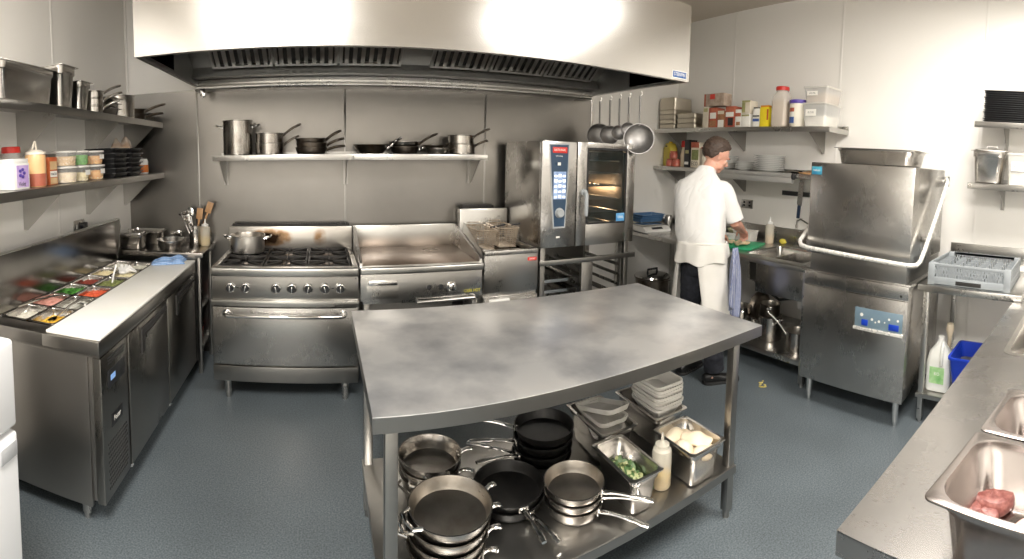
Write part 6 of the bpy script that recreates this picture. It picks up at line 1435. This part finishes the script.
# hands: palm, four fingers with bends, thumb from the side of the palm
def hand(wr, d, up, side, curl, grip):
    d = d.normalized(); side = side.normalized(); up = d.cross(side).normalized() if d.cross(side).dot(up) > 0 else -d.cross(side).normalized()
    pc = wr+d*.045
    M = Matrix((side, d, up)).transposed()
    b.ell(pc, .040, .052, .017, M, 18, 10)
    b.tube([wr-d*.01, wr+d*.02], [.026, .025], 12)
    L = (.068, .078, .072, .056)
    for i in range(4):
        r0 = pc+side*(.030-.020*i)+d*(.038-.003*abs(i-1))
        pts = [r0-d*.012, r0]; dirv = d.copy(); p = r0
        for s_, f in enumerate((.45, .32, .23)):
            a = curl[i]*(.6+.45*s_); 
            q = Matrix.Rotation(-a, 3, side) @ dirv if (Matrix.Rotation(-a, 3, side) @ dirv).dot(up) < (Matrix.Rotation(a, 3, side) @ dirv).dot(up) else Matrix.Rotation(a, 3, side) @ dirv
            dirv = q; p = p+dirv*L[i]*f; pts.append(p)
        b.tube(pts, [.0088, .0088, .0084, .0078, .0066], 10)
    t0 = pc+side*.030-d*.022; t1 = t0+side*.024+d*.020-up*.008; t2 = t1+d*.026-up*.012*grip+side*.002
    b.tube([pc+side*.018-d*.025, t0, t1, t2], [.013, .013, .0105, .0085], 10)
hand(WRR, Vector((-.10, .75, -.50)), Vector((0, 0, 1)), Vector((-1, -.1, .0)), (.75, .7, .7, .7), 1)
hand(WRL, Vector((.30, .80, -.40)), Vector((0, 0, 1)), Vector((1, -.35, .1)), (.5, .55, .6, .7), .6)
# legs
for s, kn, an in ((1, Vector((.115, .02, .50)), Vector((.125, -.045, .09))), (-1, Vector((-.125, .04, .50)), Vector((-.135, .02, .09)))):
    limb([Vector((s*.085-.01, -.005, .93)), Vector((s*.095, .0, .78)), kn+Vector((0, 0, .06)), kn, kn+Vector((0, -.01, -.14)), an+Vector((0, 0, .08)), an], [.088, .084, .060, .054, .054, .038, .036])
    b.ell(an+Vector((0, .05, -.035)), .036, .10, .030)
body = b.obj('body', M_SKIN, ck)
md = body.modifiers.new('remesh', 'REMESH'); md.mode = 'VOXEL'; md.voxel_size = .0048; md.use_smooth_shade = True
sm = body.modifiers.new('smooth', 'CORRECTIVE_SMOOTH') if False else body.modifiers.new('smooth', 'SMOOTH'); sm.factor = .5; sm.iterations = 4
# eyes and eyebrows
for s in (-1, 1):
    e = MB(); e.use(M_PORC); e.ell(hp(s*.030, .074, -.002), .011, .011, .011, HR, 14, 10); e.use(M_DARK); e.ell(hp(s*.030, .082, -.003), .005, .005, .005, HR, 10, 8); e.obj('eye', None, ck)
    e = MB(); e.tube([hp(s*.014, .094, .018), hp(s*.030, .096, .023), hp(s*.046, .086, .018)], [.003, .0045, .002], 6); e.obj('eyebrow', M_HAIR, ck)
# hair: cap over the back and top of the cranium, with a ragged lower edge
h = MB(); nu, nv = 48, 26
rows = []
for j in range(nv):
    row = []
    for i in range(nu):
        a = 2*PI*i/nu          # 0 = right, pi/2 = front
        fr_ = math.sin(a)
        low = -.78 if fr_ < -.35 else (-.78+(fr_+.35)/.6*1.0 if fr_ < .25 else min(.62, .23+(fr_-.25)*.75))
        if abs(fr_) < .35: low = max(low, -.12) if fr_ > -.05 else low
        zz = 1-(1-low)*(j/(nv-1)); zz = max(-.98, min(1, zz)); rr = math.sqrt(max(0, 1-zz*zz))
        k = 1+.018*math.sin(i*2.9+j*1.7)+.012*math.sin(i*5.3-j*2.3)
        th = (.010+.012*max(0, zz))*(1 if j < nv-3 else (nv-1-j)/3+.1)
        row.append(((.074+th)*rr*math.cos(a)*k, -.008+(.096+th)*rr*math.sin(a)*k, .020+(.084+th*1.3)*zz*k))
    rows.append(row)
R1 = [[tuple(hp(*p)) for p in r] for r in rows]
h.loft(R1, False, False)
R2 = [[tuple(hp(p[0]*.93, p[1]*.93, p[2]*.93)) for p in r] for r in rows]
h.loft(R2, False, False)
h.loft([R1[-1], R2[-1]], False, False)
ho = h.obj('hair', M_HAIR, ck); hn = bpy.data.textures.new('hair_noise', 'CLOUDS'); hn.noise_scale = .016; q = ho.modifiers.new('sub', 'SUBSURF'); q.levels = 1; q.render_levels = 1; q = ho.modifiers.new('tufts', 'DISPLACE'); q.texture = hn; q.strength = .012; q.mid_level = .5
# jacket: body of the jacket plus short sleeves and collar
def shirt_ring(c, rx, ry, tilt, wr, ph, n=40):
    P = []
    for i in range(n):
        a = 2*PI*i/n; k = 1+wr*math.sin(5*a+ph)+wr*.6*math.sin(9*a-ph*1.7)
        sx = rx*k*math.copysign(abs(math.cos(a))**.85, math.cos(a)); sy = ry*k*math.copysign(abs(math.sin(a))**.85, math.sin(a))
        P.append((c[0]+sx, c[1]+sy*math.cos(tilt), c[2]+sy*math.sin(tilt)))
    return P
j = MB()
J = [((-.03, -.005, .985), .178, .135, 0, .03), ((-.032, -.005, 1.03), .176, .132, 0, .03), ((-.04, -.005, 1.075), .188, .142, -.03, .03), ((-.05, .005, 1.15), .196, .146, -.06, .022), ((-.06, .015, 1.25), .202, .144, -.10, .018),
     ((-.066, .03, 1.34), .208, .142, -.14, .014), ((-.07, .045, 1.41), .208, .132, -.18, .010), ((-.071, .058, 1.465), .190, .116, -.24, .006), ((-.070, .074, 1.505), .152, .098, -.32, .003), ((-.066, .092, 1.54), .104, .082, -.42, 0), ((-.060, .108, 1.572), .074, .072, -.5, 0), ((-.059, .112, 1.592), .071, .070, -.5, 0)]
j.loft([shirt_ring(c, rx, ry, t, w_, i*1.3) for i, (c, rx, ry, t, w_) in enumerate(J)], False, False)
jk = j.obj('jacket', M_JACKET, ck, ang=80)
s_ = jk.modifiers.new('thick', 'SOLIDIFY'); s_.thickness = .004; s_.offset = -1
sb = jk.modifiers.new('sub', 'SUBSURF'); sb.levels = 1; sb.render_levels = 1
for nm, sh, el, s in (('right', SHR, ELR, 1), ('left', SHL, ELL, -1)):
    j = MB(); d = (el-sh); pts = [sh+Vector((-s*.07, 0, .015)), sh+Vector((-s*.03, 0, .012)), sh+Vector((s*.005, 0, .0)), sh.lerp(el, .25)+Vector((s*.006, 0, 0)), sh.lerp(el, .5)+Vector((s*.008, 0, 0)), sh.lerp(el, .75)+Vector((s*.008, 0, 0)), sh.lerp(el, .92)+Vector((s*.006, 0, 0))]
    j.tube(pts, [.056, .068, .073, .071, .069, .070, .072], 24, cap=False)
    o = j.obj('sleeve', M_JACKET, ck, ang=80); q = o.modifiers.new('thick', 'SOLIDIFY'); q.thickness = .004; q.offset = -1; q = o.modifiers.new('sub', 'SUBSURF'); q.levels = 1; q.render_levels = 1
    n_ = bpy.data.textures.new('fold_noise_'+nm, 'CLOUDS'); n_.noise_scale = .07
    q = o.modifiers.new('folds', 'DISPLACE'); q.texture = n_; q.strength = .018; q.mid_level = .5
n_ = bpy.data.textures.new('fold_noise', 'CLOUDS'); n_.noise_scale = .085
sb.levels = 2; sb.render_levels = 2
q = jk.modifiers.new('folds', 'DISPLACE'); q.texture = n_; q.strength = .020; q.mid_level = .5
# trousers: seat and two legs
t = MB()
t.loft([oval((-.02, -.005, 1.02), .162, .122, n=28), oval((-.015, -.008, .93), .172, .132, n=28), oval((-.01, -.008, .86), .172, .130, n=28), oval((-.005, -.005, .80), .165, .115, n=28)], True, True)
for s, kn, an in ((1, Vector((.115, .02, .50)), Vector((.125, -.045, .09))), (-1, Vector((-.125, .04, .50)), Vector((-.135, .02, .09)))):
    pts = [Vector((s*.080-.01, -.005, .90)), Vector((s*.088, .0, .78)), Vector((s*.10, .01, .64)), kn, kn.lerp(an, .4)+Vector((0, -.005, 0)), an+Vector((0, .0, .11)), an+Vector((0, .012, .045)), an+Vector((0, .018, .005))]
    t.tube(pts, [.098, .098, .088, .078, .074, .070, .076, .078], 22, cap=True)
to = t.obj('trousers', M_TROU, ck)
q = to.modifiers.new('remesh', 'REMESH'); q.mode = 'VOXEL'; q.voxel_size = .009; q.use_smooth_shade = True
q = to.modifiers.new('smooth', 'SMOOTH'); q.iterations = 6
q = to.modifiers.new('folds', 'DISPLACE'); q.texture = n_; q.strength = .02; q.mid_level = .5
# shoes
for s, an, tw in ((1, Vector((.125, -.045, .0)), -.85), (-1, Vector((-.135, .02, .0)), -.25)):
    sh_ = MB(); secs = [(-.075, .026, .045, .062), (-.06, .036, .052, .075), (-.02, .038, .055, .085), (.03, .038, .048, .075), (.08, .044, .036, .058), (.13, .048, .032, .050), (.175, .042, .028, .045), (.205, .024, .018, .034)]
    sh_.loft([[(w_*math.cos(a)*(1 if math.sin(a) > -.3 else 1.02), y, max(.0, zc+(top-zc)*math.sin(a) if math.sin(a) > 0 else zc+zc*math.sin(a)*1.15)) for a in [2*PI*i/20 for i in range(20)]] for (y, w_, zc, top) in secs])
    so = MB(); so.loft([rrect(0, .065, .094, .29, .045, -.0), rrect(0, .065, .100, .295, .048, .012), rrect(0, .065, .094, .285, .045, .020)])
    o = sh_.obj('shoe', M_SHOE, ck, (an.x, an.y, .003), (0, 0, tw)); so.obj('sole', M_RUBBER, o, (0, 0, -.003))
# apron: a wrap open at the back, waistband with ties
def apron_pts(z, a0, a1, rx, ry, n, wav, ph, c):
    P = []
    for i in range(n):
        u = i/(n-1); a = a0+(a1-a0)*u; k = 1+wav*math.sin(u*34+ph)+wav*.5*math.sin(u*61+ph*2)
        P.append((c[0]+rx*k*math.cos(a), c[1]+ry*k*math.sin(a), z))
    return P
ap = MB(); n = 90
# angle 0 = his right, -pi/2 = his back; the wrap runs from the left back round the front and over the right back
rows = []
for k in range(12):
    u = k/11; z = 1.035-u*.52
    a0 = -2.10+u*.10                     # end over the right buttock
    a1 = math.radians(228)-u*.02
    A0 = math.radians(-88)+u*.42        # near edge on the back, sweeping to his right side
    rows.append(apron_pts(z, A0, a1, .196+.030*u, .160+.03*u, n, .016+.028*u, .6*u, (-.02, .0)))
ap.loft(rows, False, False, closed=False)
o = ap.obj('apron', M_APRON, ck, ang=80); q = o.modifiers.new('thick', 'SOLIDIFY'); q.thickness = .003; q = o.modifiers.new('sub', 'SUBSURF'); q.levels = 1; q.render_levels = 1
# folded-over upper part of the apron at the back
ap = MB(); rows = []
for k in range(7):
    u = k/6; z0 = 1.045-u*.0
    P = []
    for i in range(n):
        v = i/(n-1); a = math.radians(-200)+v*math.radians(260)
        drop = .10+.05*math.sin(v*PI*1.1+.2)+.012*math.sin(v*29)
        z = 1.045-u*drop; kk = 1+(.012+.03*u)*math.sin(v*30+.8*u)+.012*math.sin(v*57)
        P.append((-.025+(.202+.016*u)*kk*math.cos(a), .0+(.164+.016*u)*kk*math.sin(a), z))
    rows.append(P)
ap.loft(rows, False, False, closed=False)
o = ap.obj('apron_fold', M_APRON, ck, ang=80); q = o.modifiers.new('thick', 'SOLIDIFY'); q.thickness = .003; q = o.modifiers.new('sub', 'SUBSURF'); q.levels = 1; q.render_levels = 1
b = MB(); b.tube([(-.028+.190*math.cos(a), .148*math.sin(a), 1.045+.004*math.sin(4*a)) for a in [2*PI*i/40 for i in range(40)]], .009, 8, closed=True); b.obj('apron_tie', M_APRON, ck)
# checked towel tucked at the right hip, hanging in folds
tw = thing('hanging_towel', 'blue and white checked towel hanging from the cook\'s apron', 'towel', CK, math.radians(22-90))
b = MB(); rows = []; N_ = 30
for k in range(20):
    u = k/19; z = 1.02-.42*u
    P = []
    for i in range(N_):
        v = i/(N_-1); wd = .045+.085*min(1, u*1.5)
        low = z-(.0 if u < .6 else (u-.6)*.35*(1-abs(v-.75)*1.6))
        yy = .0+(v-.5)*wd*2+.02*u; xx = .232+.022*math.sin(v*9+.5)*min(1, u*2+.3)+.01*math.sin(v*21+u*3)
        P.append((xx, yy, low))
    rows.append(P)
b.loft(rows, False, False, closed=False)
o = b.obj('towel_cloth', check_material('blue_white_towel', (.50, .52, .58), (.12, .15, .30), 110, .45), tw, ang=80); q = o.modifiers.new('thick', 'SOLIDIFY'); q.thickness = .004; q.offset = 1
# the knife in the right hand
kd = Vector((-.05, .16, -.045)).normalized(); k0 = WRR+Vector((-.115, .083, -.062))+Vector((.085, 0, -.01))
kn_ = thing('kitchen_knife', 'small knife held in the cook\'s right hand', 'knife', CK, math.radians(22-90))
b = MB(); b.tube([k0, k0+kd*.10], [.009, .010], 10); b.obj('handle', M_BLKPL, kn_)
b = MB(); s_ = kd.cross(Vector((0, 0, 1))).normalized(); M = Matrix((kd, s_, kd.cross(s_))).transposed().to_4x4(); M.translation = k0+kd*.175; b.xbox(M, .15, .002, .026); b.obj('blade', M_CHROME, kn_)
